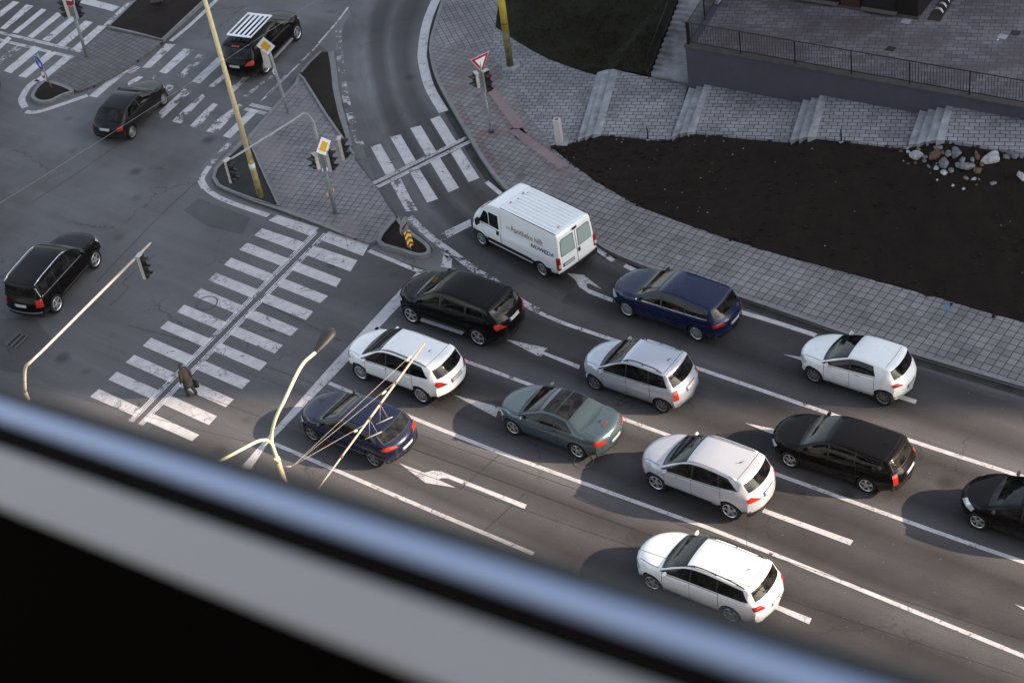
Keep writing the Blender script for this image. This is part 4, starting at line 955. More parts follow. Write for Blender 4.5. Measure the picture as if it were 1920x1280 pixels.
# ---- silver crossover in the sun
vehicle('crossover_car', 'silver crossover with slim roof rails, in the sun behind the grey green coupe',
    spec(2.64, .87, .90, .91, 1.66, .355, mkprof(2.19, -2.22, 1.65, .70, (.28, .95), (1.16, 1.10), (.28, 1.55), -.40, (-1.74, 1.55), (-2.08, 1.16), (-2.19, 1.0)), [(2.19, .72), (1.2, .98), (.3, 1.03), (-1.0, 1.14), (-1.7, 1.24), (-2.22, 1.02)], sill=.28, rw=.72, bf=.42, br=.30), m_paint_car('pale_silver_paint', (.44, .455, .49), .32, .25),
    [(1.12, .42, .04, .04), (-.02, -.02, -.92, -.86), (-.97, -.92, -1.60, -1.20)], (1.18, .32), (1.20, 1.46), [.98, .01, -1.02], .46, clad=.48, head=((1.98, .70, .84), [(-.24, -.03), (.16, -.12), (.24, .02), (-.02, .07)], 48, 28), tail=((-2.04, .74, .98), [(-.36, -.06), (.10, -.11), (.16, .02), (-.02, .09)], 138, 15), tm=TAILON, rails=(.22, -1.50, m_paint_car('rail_silver', (.5, .5, .52), .3, .5), .02, .03), ant=-1.25, plate=.92, roofgap=-1.52).place((1232, 920), (1369, 973), 'L')
# ---- black estate
vehicle('estate_car', 'black estate car with sunlit tailgate, waiting behind the silver people carrier',
    spec(2.578, .92, 1.07, .885, 1.48, .32, mkprof(2.21, -2.36, 1.48, .62, (.28, .84), (1.02, .98), (.18, 1.39), -.40, (-1.98, 1.37), (-2.24, .96), (-2.34, .82)), [(2.21, .64), (1.0, .90), (.2, .93), (-1.3, .98), (-1.9, 1.0), (-2.36, .85)], sill=.2, rw=.74, bf=.38, br=.24), MC['black_paint'],
    [(1.0, .30, .02, .02), (-.04, -.04, -.86, -.86), (-.92, -.92, -1.92, -1.72)], (1.05, .22), (1.02, 1.30), [.92, .0, -.95], .34, head=((2.02, .70, .72), [(-.22, -.04), (.14, -.11), (.22, .02), (-.02, .07)], 48, 28), tail=((-2.24, .74, .78), TLV, 140, 12), tm=TAILON, ant=-1.5, plate=.74, roofgap=-1.82).place((1480, 876), (1625, 924), 'L')
# ---- white estate
vehicle('estate_car', 'white estate car with long black roof rails, lowest in the queue beside the window sill',
    spec(2.635, .88, 1.05, .90, 1.48, .325, mkprof(2.2, -2.365, 1.48, .62, (.28, .85), (1.05, 1.0), (.20, 1.40), -.40, (-1.92, 1.38), (-2.22, .97), (-2.34, .84)), [(2.2, .64), (1.0, .91), (.2, .94), (-1.3, .98), (-1.9, 1.0), (-2.365, .86)], sill=.2, rw=.73, bf=.42, br=.26), MC['white_paint'],
    [(1.02, .32, .04, .04), (-.02, -.02, -.84, -.84), (-.90, -.90, -1.86, -1.66)], (1.07, .24), (1.03, 1.31), [.94, .02, -.93], .34, head=((2.02, .70, .72), HL, 48, 28), tail=((-2.2, .74, .86), [(-.26, -.09), (.14, -.09), (.18, .05), (-.1, .07)], 140, 12), rails=(.18, -1.72, BLACK, .03, .04), ant=-1.45, plate=.66, wiper=1.05, roofgap=-1.76).place((1224, 1106), None, 'L', 139)
# ---- dark blue estate
c = vehicle('estate_car', 'dark blue estate car with bright window strip, behind the white van',
    spec(2.85, .97, 1.01, .935, 1.50, .335, mkprof(2.395, -2.435, 1.50, .64, (.30, .86), (1.12, 1.0), (.22, 1.41), -.40, (-1.96, 1.38), (-2.30, .98), (-2.42, .86)), [(2.395, .66), (1.1, .91), (.2, .95), (-1.3, 1.0), (-2.0, 1.03), (-2.435, .90)], sill=.2, rw=.72, bf=.42, br=.28, spokes=14), m_paint_car('royal_blue_paint', (.004, .0085, .040), .26, .1, .35, .3),
    [(1.08, .36, .02, .02), (-.05, -.05, -.95, -.95), (-1.0, -1.0, -1.9, -1.64)], (1.14, .26), (1.05, 1.31), [1.0, -.01, -1.05], .34, head=((2.14, .76, .76), [(-.28, .0), (.14, -.12), (.24, .0), (-.04, .09)], 48, 28), tail=((-2.26, .74, .84), [(-.34, -.05), (.20, -.07), (.22, .05), (-.1, .06)], 142, 12), plate=.66, roofgap=None)
for sd_ in 'LR':
    bm = bmesh.new(); pts = [(lerp(1.0, -1.85, i/10), c.belt(lerp(1.0, -1.85, i/10))+.015) for i in range(11)]; c.stroke(bm, pts, sd_, .03, .012); fin('chrome_strip', bm, CHROME, c.root)
c.place((1177, 594), (1306, 639), 'L')
# ---- white panel van
VP = spec(3.2, .90, .95, .985, 2.16, .325, [(2.50, .55), (2.49, .75), (2.36, .98), (2.12, 1.14), (1.86, 1.28), (1.5, 1.66), (1.16, 1.98), (.95, 2.09), (.55, 2.14), (-.2, 2.16), (-2.42, 2.14), (-2.50, 2.10), (-2.53, 1.95), (-2.55, 1.2), (-2.555, .62), (-2.56, .48)],
          [(2.5, .72), (2.1, 1.02), (1.8, 1.12), (0, 1.16), (-2.4, 1.18), (-2.56, 1.1)], sill=.26, rw=.86, pf=.12, pr=.015, bf=.40, br=.04, spokes=7)
VW = m_paint_car('van_white', (.80, .83, .84), .35, 0, .6)
c = Car('panel_van', 'white panel van with red and blue lettering on its side, rust spots on the roof', 'van', VP, VW, .50)
for sd_ in 'LR':
    c.panel('side_window', [(1.62, 1.16), (1.08, 1.16), (1.08, 1.62), (1.18, 1.70), (1.30, 1.70)], sd_, GLASS, off=.006)
    c.panel('side_window', [(1.04, 1.16), (.55, 1.14), (.55, 1.74), (1.04, 1.74)], sd_, GLASS, off=.006)
    bm = bmesh.new(); q = [(1.50, 1.10), (.46, 1.08), (.46, .50), (1.20, .50), (1.30, .72)]
    for mi_, g in ((1, .010), (0, -.004)): c.panel_bm(bm, [(x+(g if x > .9 else -g), z+(g if z > .9 else -g)) for x, z in q], sd_, .0015 if mi_ else .0035, mi_)
    d = fin('door', bm, [VW, DARKM], c.root)
    c.panel('handle', [(.52, .92), (.66, .92), (.66, 1.08), (.52, 1.08)], sd_, BLACK, d, off=.012)
    c.panel('side_moulding', [(1.18, .50), (-1.14, .50), (-1.14, .62), (1.18, .62)], sd_, BLACK, off=.012); c.panel('sill_trim', [(1.16, .40), (-1.16, .40), (-1.16, .47), (1.16, .47)], sd_, VW, off=.02)
    bm = bmesh.new(); c.stroke(bm, [(.35, .84), (-2.0, .84)], sd_, .02, .003); fin('body_crease', bm, mat('crease_white', (.55, .57, .58), .5), c.root)
    bm = bmesh.new(); c.stroke(bm, [(.40, 1.9), (.40, .66)], sd_, .014, .003); fin('panel_gap', bm, mat('seam_grey', (.2, .2, .2), .6), c.root)
x0, x1 = 1.86, 1.22; n = 8; lf = [(lerp(x0, x1, i/n), c.edge(lerp(x0, x1, i/n))[0]-.05) for i in range(n+1)]
c.panel('windscreen', [(x-.12*(y/.8)**2, y) for x, y in lf]+[(x-.12*(y/.8)**2, -y) for x, y in lf[::-1]], 'T', GLASS, off=.008)
for sg in (-1, 1):
    rr = [(sg*.10, 1.18), (sg*.74, 1.18), (sg*.76, 1.26), (sg*.73, 1.78), (sg*.66, 1.86), (sg*.12, 1.86)]; cx = sg*.43
    c.panel('window_seal', [(cx+(y-cx)*1.07, 1.52+(z-1.52)*1.07) for y, z in rr], 'B', BLACK, off=.004); c.panel('rear_window', rr, 'B', GLASS_L, off=.010)
bm = bmesh.new(); c.stroke(bm, [(0, .56), (0, 2.02)], 'B', .022, .004); fin('rear_door_gap', bm, DARKM, c.root)
c.panel('door_handle', [(-.04, .92), (-.16, .92), (-.16, 1.10), (-.04, 1.10)], 'B', BLACK, off=.014)
c.plate(.78, .46); c.panel('rear_bumper', [(-.96, .30), (.96, .30), (.96, .56), (-.96, .56)], 'B', BLACK, off=.05); c.panel('brake_light', [(-.12, 1.97), (.12, 1.97), (.12, 2.06), (-.12, 2.06)], 'B', BLACK, off=.03)
for sg in (-1, 1):
    bm = bmesh.new(); box_bm(bm, (-2.50, sg*.925, .92), (.14, .13, .52), bevel=.02); o = fin('tail_light', bm, TAIL, c.root)
    bm = bmesh.new(); box_bm(bm, (-2.545, sg*.92, .84), (.07, .11, .14), bevel=.01); fin('reversing_lens', bm, mat('pale_lens', (.6, .5, .48), .2), o)
    tube('roof_gutter', [(.42, sg*.80, 2.115), (-.8, sg*.81, 2.135), (-2.40, sg*.81, 2.125)], .016, BLACK, c.root, 6)
    bm = bmesh.new(); box_bm(bm, (1.52, sg*1.08, 1.24), (.10, .20, .30), bevel=.03); tube_bm(bm, [(1.50, sg*.90, 1.2), (1.52, sg*1.04, 1.22)], .03, 6); fin('mirror', bm, BLACK, c.root)
    c.panel('headlight', [(x*sg, y) for x, y in [(-.22, -.06), (.18, -.12), (.2, .06), (-.04, .10)]][::sg], ((2.28, sg*.76, .86), sg*R(45), R(25)), HEAD, off=.008)
c.panel('front_bumper', [(-.9, .32), (.9, .32), (.9, .60), (-.9, .60)], 'F', BLACK, off=.02)
rib = m_paint_car('van_rib', (.66, .69, .70), .4, 0, .4)
for i in range(9):
    y = -.66+.165*i; bm = bmesh.new(); c.stroke(bm, [(.30, y), (-2.30, y)], 'T', .045, .014); fin('roof_rib', bm, rib, c.root)
bm = bmesh.new(); c.stroke(bm, [(.45, .78), (.45, -.78)], 'T', .016, .004); fin('roof_joint', bm, mat('rusty_joint', (.42, .36, .28), .8), c.root)
RS = m_noise('rust_spot', (.20, .09, .03), (.5, .42, .33), 9, .9, 0)
for (x, y, r_) in ((.30, .36, .045), (.22, .05, .03), (.32, -.30, .05), (.20, -.42, .03), (-2.2, .42, .05), (-2.28, -.30, .025), (-2.1, -.55, .02)):
    c.panel('rust_patch', [(x+r_*(1+.4*math.sin(3*k))*math.cos(k*.785), y+r_*1.3*math.sin(k*.785)) for k in range(8)], 'T', RS, off=.016)
def lettering(txt, x, z, h, m, xs=1.0, shear=0, bold=0):
    cu = bpy.data.curves.new('txt', 'FONT'); cu.body = txt; cu.size = h; cu.shear = shear; cu.offset = bold; cu.resolution_u = 3
    t = bpy.data.objects.new('txt', cu); col.objects.link(t); dg = bpy.context.evaluated_depsgraph_get(); dg.update()
    me = bpy.data.meshes.new_from_object(t.evaluated_get(dg)); bpy.data.objects.remove(t)
    w_ = max(v.co.x for v in me.vertices)*xs
    for v in me.vertices:
        q, n_ = c.cast(Vector((x-v.co.x*xs, 3, z+v.co.y)), Vector((0, -1, 0))); v.co = q+n_*.006
    me.materials.clear(); o = link('lettering', me, m, c.root); o['label'] = 'lettering reading '+txt; return w_
LT1 = mat('lettering_brown_red', (.20, .04, .035), .6); LT2 = mat('lettering_blue', (.008, .018, .14), .6)
lettering('Die', .10, 1.42, .13, LT1, .9)
lettering('Apotheke hilft', -.12, 1.40, .36, LT1, .80, bold=0)
lettering('NOWEDA', -1.12, 1.13, .23, LT2, 1.12, .22, .004)
c.panel('bonnet_badge', [(2.18, .30), (2.02, .34), (2.0, .18), (2.16, .14)], 'T', mat('badge_red', (.45, .05, .04), .5), off=.006)
c.place((905, 460), (1018.6, 518), 'L')
# ---- moving cars on the crossing road (right hand side visible)
c = vehicle('suv_car', 'black boxy SUV with chrome roof rails at the left edge beside the signal arm',
    spec(2.755, .86, .91, .92, 1.70, .37, mkprof(2.24, -2.29, 1.68, .82, (.22, 1.02), (1.0, 1.13), (.42, 1.58), -.2, (-2.0, 1.62), (-2.18, 1.10), (-2.26, .92)), [(2.24, .82), (1.0, 1.06), (.2, 1.08), (-1.4, 1.10), (-2.0, 1.11), (-2.29, 1.0)], sill=.30, rw=.80, bf=.26, br=.20), MC['black_paint'],
    [(.98, .52, .06, .06), (0, 0, -.92, -.92), (-.98, -.98, -1.90, -1.84)], (1.04, .46), (1.14, 1.52), [.95, .03, -1.0], .46, head=((2.06, .72, .90), [(-.16, -.08), (.14, -.10), (.18, .06), (-.06, .10)], 45, 20), tail=((-2.16, .80, .92), [(-.14, -.16), (.14, -.16), (.16, .14), (-.10, .16)], 140, 12), tm=TAIL, rails=(.28, -1.92, CHROME, .05, .05), plate=.82)
for sd_ in 'LR':
    bm = bmesh.new(); c.stroke(bm, [(.9, c.belt(.9)+.01), (-.5, c.belt(-.5)+.01), (-1.95, c.belt(-1.9)+.01), (-1.95, 1.5)], sd_, .03, .012); fin('chrome_strip', bm, CHROME, c.root)
    bm = bmesh.new(); c.stroke(bm, [(.85, .50), (-.85, .50)], sd_, .02, .012); fin('sill_strip', bm, mat('dull_alloy', (.22, .22, .23), .45, .6), c.root)
c.panel('bumper_strip', [(-.8, .50), (.8, .50), (.8, .57), (-.8, .57)], 'B', mat('bumper_steel', (.3, .36, .42), .3, .7), off=.03)
c.place((185, 500), (112, 584), 'R')
vehicle('hatchback_car', 'dark fastback car driving over the worn zebra crossing near the island',
    spec(2.61, .80, .72, .86, 1.40, .315, mkprof(2.105, -2.025, 1.40, .62, (.26, .80), (.98, .94), (.16, 1.32), -.30, (-1.05, 1.30), (-1.78, 1.0), (-1.98, .88)), [(2.105, .64), (1.0, .88), (.2, .91), (-1.0, .95), (-1.6, .97), (-2.025, .90)], sill=.2, rw=.72, bf=.42, br=.24, spokes=0, steel=True, dark_rim=True), m_paint_car('dark_grey_paint', (.0085, .0085, .0085), .32, 0, .08, .25),
    [(.96, .28, -.30, -.30), (-.36, -.36, -1.20, -1.0)], (1.0, .20), (-1.10, -1.72), [.86, -.40], .34, rear_kind='T', head=((1.9, .68, .72), HL, 48, 28), tail=((-1.90, .74, .80), [(-.14, -.10), (.12, -.10), (.14, .09), (-.10, .10)], 140, 12), plate=.78).place((311, 197), (252, 259), 'R')
c = vehicle('suv_car', 'black SUV with white slatted roof rack, driving away beside the priority road sign',
    spec(2.86, .90, 1.0, .965, 1.74, .38, mkprof(2.33, -2.43, 1.73, .78, (.28, 1.0), (1.25, 1.14), (.40, 1.61), -.3, (-1.95, 1.60), (-2.30, 1.14), (-2.40, .96)), [(2.33, .8), (1.2, 1.04), (.3, 1.10), (-1.4, 1.13), (-2.0, 1.16), (-2.43, 1.02)], sill=.30, rw=.74, bf=.40, br=.28), MC['black_paint'],
    [(1.2, .5, .08, .08), (.02, .02, -1.0, -.98), (-1.06, -1.04, -1.9, -1.66)], (1.28, .44), (1.18, 1.50), [1.04, .05, -1.1], .5, head=((2.12, .74, .88), [(-.26, -.02), (.14, -.12), (.24, .0), (-.04, .10)], 45, 25), tail=((-2.26, .80, .98), TLS, 140, 12), tm=TAILON, plate=.84)
WR = mat('rack_white', (.70, .72, .76), .4)
rk = link('roof_rack', None); rk.parent = c.root
for i in range(4): box('rack_slat', (-.62, -.36+.24*i, 1.845), (1.70, .12, .025), WR, rk)
for sg in (-1, 1): box('rack_rail', (-.62, sg*.60, 1.86), (1.86, .05, .06), WR, rk); box('rack_crossbar', (-.62+sg*.90, 0, 1.845), (.14, 1.24, .04), WR, rk)
for sg in (-1, 1): box('running_board', (.05, sg*.98, .40), (1.7, .14, .05), mat('ribbed_aluminium', (.42, .43, .45), .45, .5), c.root)
c.panel('brake_light', [(-.2, 1.56), (.2, 1.56), (.2, 1.60), (-.2, 1.60)], 'B', TAIL, off=.02)
c.place((561, 75), None, 'R', 60)
vehicle('hatchback_car', 'glossy black car cut off by the right edge, behind the black estate',
    spec(2.54, .82, .68, .87, 1.47, .315, mkprof(2.09, -1.95, 1.47, .62, (.30, .84), (1.02, 1.0), (.1, 1.38), -.40, (-1.45, 1.36), (-1.78, 1.0), (-1.9, .86)), [(2.09, .66), (1.0, .91), (.2, .95), (-1.0, 1.0), (-1.5, 1.02), (-1.95, .9)], sill=.2, rw=.72, bf=.40, br=.28), MC['black_paint'],
    [(.98, .26, -.02, -.02), (-.08, -.08, -.92, -.8)], (1.06, .14), (1.04, 1.3), [.88, -.05, -.93], .34, head=((1.84, .66, .80), [(-.16, -.06), (.34, -.12), (.44, .06), (-.02, .10)], 50, 30), plate=.6, mm=BLACK).place((1832, 992), None, 'L', 139)
vehicle('hatchback_car', 'dark car entering the photo at its left edge by the far zebra crossing',
    spec(2.54, .82, .68, .87, 1.45, .315, mkprof(2.09, -1.95, 1.45, .62, (.30, .84), (1.02, 1.0), (.1, 1.36), -.40, (-1.45, 1.34), (-1.78, 1.0), (-1.9, .86)), [(2.09, .66), (1.0, .91), (.2, .95), (-1.0, 1.0), (-1.5, 1.02), (-1.95, .9)], sill=.2, rw=.72, bf=.40, br=.28), MC['dark_grey_paint'],
    [(.98, .26, -.02, -.02), (-.08, -.08, -.92, -.8)], (1.06, .14), (1.04, 1.3), [.88, -.05, -.93], .34, head=((1.84, .66, .80), HL, 50, 30), plate=.6).place((-4, 172), None, 'R', 58)

# ------------------------------------------------------------------ street furniture
def up(p, h): return Vector((p.x, p.y, p.z+h))
def sub(e, p): return p-e.location
def disc_bm(bm, c, n, rx, thick, seg=28, mi=0, X=None, mi_back=None):
    n = n.normalized(); X = X or n.cross(Vector((0, 0, 1))).normalized(); Y = n.cross(X)
    a = [bm.verts.new(c+(X*math.cos(2*math.pi*k/seg)+Y*math.sin(2*math.pi*k/seg))*rx+n*thick/2) for k in range(seg)]
    b = [bm.verts.new(v.co-n*thick) for v in a]
    bm.faces.new(a).material_index = mi; bm.faces.new(b[::-1]).material_index = mi if mi_back is None else mi_back
    for k in range(seg): bm.faces.new((a[k], b[k], b[(k+1) % seg], a[(k+1) % seg])).material_index = mi if mi_back is None else mi_back
def plate_bm(bm, c, n, pts, thick, mi=0, mi_back=None):
    """flat board: 2-D outline (x to the viewer's right, y up) facing n"""
    n = n.normalized(); X = Vector((0, 0, 1)).cross(n).normalized(); Y = n.cross(X)
    a = [bm.verts.new(c+X*x+Y*y+n*thick/2) for x, y in pts]; b = [bm.verts.new(v.co-n*thick) for v in a]; k = len(pts)
    f = bm.faces.new(a); f.material_index = mi; g = bm.faces.new(b[::-1]); g.material_index = mi if mi_back is None else mi_back
    for i in range(k): bm.faces.new((a[i], b[i], b[(i+1) % k], a[(i+1) % k])).material_index = mi if mi_back is None else mi_back
def face_dir(deg, tilt=0): return Vector((math.cos(R(deg)), math.sin(R(deg)), tilt)).normalized()
def signal_head(e, c, deg, lenses=3, lit=0, body=None):
    """c: local centre of the housing; deg: heading the lenses face"""
    n = face_dir(deg); X = Vector((0, 0, 1)).cross(n); h = .30*lenses+.04
    bm = bmesh.new(); box_bm(bm, c, (.27, .14, h), X, n, Vector((0, 0, 1)), 0, .02)
    box_bm(bm, c+n*.085, (.255, .012, h-.02), X, n, Vector((0, 0, 1)), 1)
    box_bm(bm, c+Vector((0, 0, h/2+.012))-n*.01, (.28, .17, .03), X, n, Vector((0, 0, 1)), 0, .006)
    hd = fin('signal_head', bm, [body or CREAM, BLACK], e)
    for k in range(lenses):
        z = (lenses-1)*.15-.30*k; q = c+Vector((0, 0, z))+n*.095
        bm = bmesh.new(); disc_bm(bm, q, n, .10, .015, 16); fin('lens', bm, LENS_R if (k == 0 and lit) else LENS, hd)
        bm = bmesh.new(); seg = 9; ra = []
        for i in range(seg+1):
            a = R(-35)+R(250)*i/seg; d = X*math.cos(a)+Vector((0, 0, 1))*math.sin(a); L = .26*(.45+.55*max(0, math.sin(a)))
            ra.append((bm.verts.new(q+d*.125), bm.verts.new(q+d*.125+n*L), bm.verts.new(q+d*.115), bm.verts.new(q+d*.115+n*L)))
        for a, b in zip(ra, ra[1:]):
            bm.faces.new((a[0], b[0], b[1], a[1])); bm.faces.new((a[2], a[3], b[3], b[2])); bm.faces.new((a[1], b[1], b[3], a[3]))
        bmesh.ops.recalc_face_normals(bm, faces=bm.faces); fin('visor', bm, BLACK, hd)
    return hd
def pole_to(e, base, top_px, h, r, m, nm='pole', r2=None, z0=0):
    t = G(*top_px, base.z+h); tube(nm, [sub(e, base), sub(e, base.lerp(t, .5)), sub(e, t)], [r, (r+(r2 or r))/2, r2 or r], m, e, 12); return t
# give-way post on the pavement
b = G(921, 247, SW); e = empty('give_way_post', b, 'give way sign on a thin post with two signal heads on the red paving', 'traffic sign')
t = pole_to(e, b, (897, 104), 3.45, .045, STEEL); box('base_plate', (0, 0, .02), (.22, .22, .04), DARKM, e)
n = face_dir(-62); c = sub(e, G(899, 114, b.z+3.18))+n*.07; s_ = .90; tri_ = lambda k: [(-s_/2*k, s_*.289*k), (0, -s_*.577*k), (s_/2*k, s_*.289*k)]
bm = bmesh.new(); plate_bm(bm, c, n, tri_(1.0), .012, 0, 1); bd = fin('sign_board', bm, [WHITE, SBACK], e)
bm = bmesh.new(); plate_bm(bm, c+n*.010, n, tri_(.93), .008); fin('red_border', bm, RED, bd)
bm = bmesh.new(); plate_bm(bm, c+n*.018, n, tri_(.56), .008); fin('white_field', bm, WHITE, bd)
pz = lambda h: sub(e, b)+(sub(e, t)-sub(e, b))*(h/3.45)
signal_head(e, pz(2.35)+face_dir(-62)*.17+face_dir(28)*.10, -62, 3, 1); signal_head(e, pz(2.45)+face_dir(198)*.24, 198, 2)
tube('bracket', [pz(2.5)+face_dir(198)*.14, pz(2.5)+face_dir(-40)*.12], .02, STEEL, e, 6)
for hh in (1.42, 1.30, 1.15):
    bm = bmesh.new(); box_bm(bm, pz(hh)+face_dir(-62)*.045, (.05, .02, .05), face_dir(28), face_dir(-62)); fin('sticker', bm, mat('sticker', (.5, .48, .4), .6), e)
# signal mast on the big island with the long arm
b = G(629, 400, SW); e = empty('traffic_signal', b, 'grey signal mast with priority sign on the big island, its arm hanging over the road', 'traffic light', 'signals on curved masts')
t1 = G(588, 232, b.z+4.6); tube('pole', [sub(e, b), sub(e, b.lerp(t1, .5)), sub(e, t1)], [.085, .07, .06], STEEL, e, 14)
t2 = G(570, 213, b.z+5.05); t3 = G(430, 300, b.z+5.2); t2b = t2.lerp(t3, .10)
tube('arm', [sub(e, p) for p in smooth_line([t1, G(583, 222, b.z+4.85), t2, t2.lerp(t3, .12), t2.lerp(t3, .5), t3], 4)], .04, STEEL, e, 10)
tube('clamp', [sub(e, up(b, 2.0)), sub(e, up(b, 2.10))], .115, WHITE, e, 12)
signal_head(e, sub(e, t3)+Vector((0, 0, -.42))+(t3-t2).normalized()*.10, -38, 3, 0)
pz = lambda h: (t1-b)*(h/4.6)
n = face_dir(-44); c = sub(e, G(602, 273, b.z+3.55))+n*.12; dm = lambda k: [(0, -.42*k), (.42*k, 0), (0, .42*k), (-.42*k, 0)]
def priority(e, c, n):
    bm = bmesh.new(); plate_bm(bm, c, n, dm(1), .015, 0, 1); bd = fin('sign_board', bm, [WHITE, SBACK], e)
    bm = bmesh.new(); plate_bm(bm, c+n*.011, n, dm(.62), .008); fin('yellow_field', bm, YEL, bd)
priority(e, c, n)
signal_head(e, pz(2.85)+face_dir(205)*.26, 205, 2); signal_head(e, pz(2.80)+face_dir(-20)*.28, -20, 3); signal_head(e, pz(3.0)+face_dir(18)*.82, -10, 3)
tube('bracket', [pz(3.1), pz(3.1)+face_dir(18)*.80], .02, STEEL, e, 6); tube('bracket', [pz(2.8)+face_dir(205)*.2, pz(2.8)+face_dir(-20)*.2], .025, STEEL, e, 6)
for k, dg_ in ((1.05, 200), (1.15, 20)):
    bm = bmesh.new(); disc_bm(bm, pz(k)+face_dir(dg_)*.13, face_dir(dg_), .065, .07, 14); fin('push_button', bm, mat('button_orange', (.55, .30, .10), .5), e)
# signal mast at the lower left, its base hidden behind the window sill
a0 = G(47, 735, 3.6); a1 = G(47, 692, 4.7); a2 = G(60, 676, 5.0); a3 = G(85, 652, 5.1); a4 = G(283, 455, 5.3); b = Vector((a0.x, a0.y, 0))
e = empty('traffic_signal', b, 'beige signal mast at the left whose arm reaches towards the black boxy SUV', 'traffic light', 'signals on curved masts')
tube('pole', [sub(e, b), sub(e, a0)], [.10, .07], m_noise('beige_paint', (.40, .35, .30), (.48, .43, .37), 4, .6, .1), e, 12)
tube('arm', [sub(e, p) for p in smooth_line([a0, a1, a2, a3, a3.lerp(a4, .5), a4], 4)], [.055]*8+[.045]*12+[.032], MC['beige_paint'], e, 10)
signal_head(e, sub(e, a3.lerp(a4, .86))+Vector((0, 0, -.40))+Vector((.1, -.05, 0)), -25, 3)
# signal pole on the far left island
b = G(163, 106, SW); e = empty('traffic_signal', b, 'signal pole with a round red sign on the small paved island at top left', 'traffic light')
t = pole_to(e, b, (125, -18), 3.7, .075, STEEL)
pz = lambda h: (t-b)*(h/3.7)
signal_head(e, pz(2.75)+face_dir(-30)*.26, -30, 3); signal_head(e, pz(2.8)+face_dir(190)*.24, 190, 3)
bm = bmesh.new(); n = face_dir(-120); disc_bm(bm, pz(3.25)+n*.10, n, .32, .02, 24, 0, None, 1); bd = fin('sign_board', bm, [RED, SBACK], e)
bm = bmesh.new(); disc_bm(bm, pz(3.25)+n*.095, n, .345, .012, 24); fin('sign_rim', bm, WHITE, bd)
bm = bmesh.new(); plate_bm(bm, pz(3.25)+n*.115, n, [(-.22, -.05), (.22, -.05), (.22, .05), (-.22, .05)], .008); fin('white_bar', bm, WHITE, bd)
# keep right sign on the tip of that island
b = G(97, 166, SW); e = empty('keep_right_sign', b, 'round blue arrow sign above a red and white striped plate on the island tip', 'traffic sign')
t = pole_to(e, b, (70, 102), 2.0, .035, STEEL); n = face_dir(-145)
c = sub(e, G(75, 117, b.z+1.72))+n*.05; bm = bmesh.new(); disc_bm(bm, c, n, .36, .015, 28, 0, None, 1); bd = fin('sign_board', bm, [WHITE, SBACK], e)
bm = bmesh.new(); disc_bm(bm, c+n*.010, n, .335, .008, 28); fin('blue_field', bm, BLUE, bd)
ar = [(-.20, .17), (-.17, .20), (.08, -.05), (.08, .06), (.16, .06), (.16, -.16), (-.06, -.16), (-.06, -.08), (.05, -.08)]
bm = bmesh.new(); plate_bm(bm, c+n*.016, n, ar, .006); fin('white_arrow', bm, WHITE, bd)
c = sub(e, G(82, 137, b.z+1.05))+n*.05; bm = bmesh.new(); plate_bm(bm, c, n, [(-.14, -.34), (.14, -.34), (.14, .34), (-.14, .34)], .012, 0, 1); bd = fin('striped_plate', bm, [WHITE, SBACK], e)
for k in range(2):
    y = -.30+.34*k; bm = bmesh.new(); plate_bm(bm, c+n*.010, n, [(-.14, y), (.14, y+.12), (.14, y+.26), (-.14, y+.14)], .006); fin('red_stripe', bm, RED, bd)
# priority sign post at the top
b = G(541, 213, SW); e = empty('priority_sign', b, 'leaning post with a yellow priority sign and pale signal box behind the rack SUV', 'traffic sign')
t = pole_to(e, b, (503, 90), 3.3, .065, STEEL, 'pole', .055); n = face_dir(-112); priority(e, sub(e, G(500, 84, b.z+3.45))+n*.1, n)
pz = lambda h: (t-b)*(h/3.3)
signal_head(e, pz(2.85)+face_dir(170)*.22, 75, 3); tube('bracket', [pz(2.5), pz(2.5)+face_dir(170)*.16], .025, STEEL, e, 6)
bm = bmesh.new(); tube_bm(bm, [pz(2.05)+face_dir(-120)*.06, pz(2.1)+face_dir(-120)*.16, pz(2.25)+face_dir(-120)*.16, pz(2.3)+face_dir(-120)*.06], .02, 6); fin('hook', bm, WHITE, e)
# chevron post and the round sign seen from behind
b = G(770, 466, .2); e = empty('chevron_marker', b, 'yellow and red chevron board standing in the soil of the island nose', 'traffic sign')
n = face_dir(-52, .10); c = Vector((0, 0, .50)); pts = [(-.20, -.36), (0, -.50), (.20, -.36), (.20, .40), (-.20, .40)]
bm = bmesh.new(); plate_bm(bm, c, n, [(-.14, -.36), (.14, -.36), (.14, .30), (-.14, .30)], .03, 0, 1); bd = fin('board', bm, [YEL2, SBACK], e)
for k in range(3):
    y = -.34+.235*k; q = [(-.14, y-.02), (0, y+.09), (.14, y-.02), (.14, y+.08), (0, y+.19), (-.14, y+.08)]; q = [(a, max(-.36, min(.30, v))) for a, v in q]
    bm = bmesh.new(); plate_bm(bm, c+n*.020, n, q, .008); fin('red_chevron', bm, mat('chevron_red', (.26, .03, .02), .5), bd)
tube('post', [(0, 0, -.1), (0, 0, .5)], .03, STEEL, e, 8)
b = G(766, 446, .2); e = empty('round_sign', b, 'round sign seen from its grey back, leaning on the island nose', 'traffic sign')
t = G(757, 410, b.z+1.15); tube('post', [Vector((0, 0, -.1)), sub(e, t)], .03, STEEL, e, 8); n = face_dir(150, .1); c = sub(e, G(760, 424, b.z+.82))
bm = bmesh.new(); disc_bm(bm, c+n*.05, n, .36, .015, 28, 0, None, 1); bd = fin('sign_board', bm, [WHITE, SBACK], e)
bm = bmesh.new(); X = n.cross(Vector((0, 0, 1))).normalized(); box_bm(bm, c+n*.025, (.44, .03, .04), X, n, X.cross(n)); fin('brace', bm, DARKM, bd)
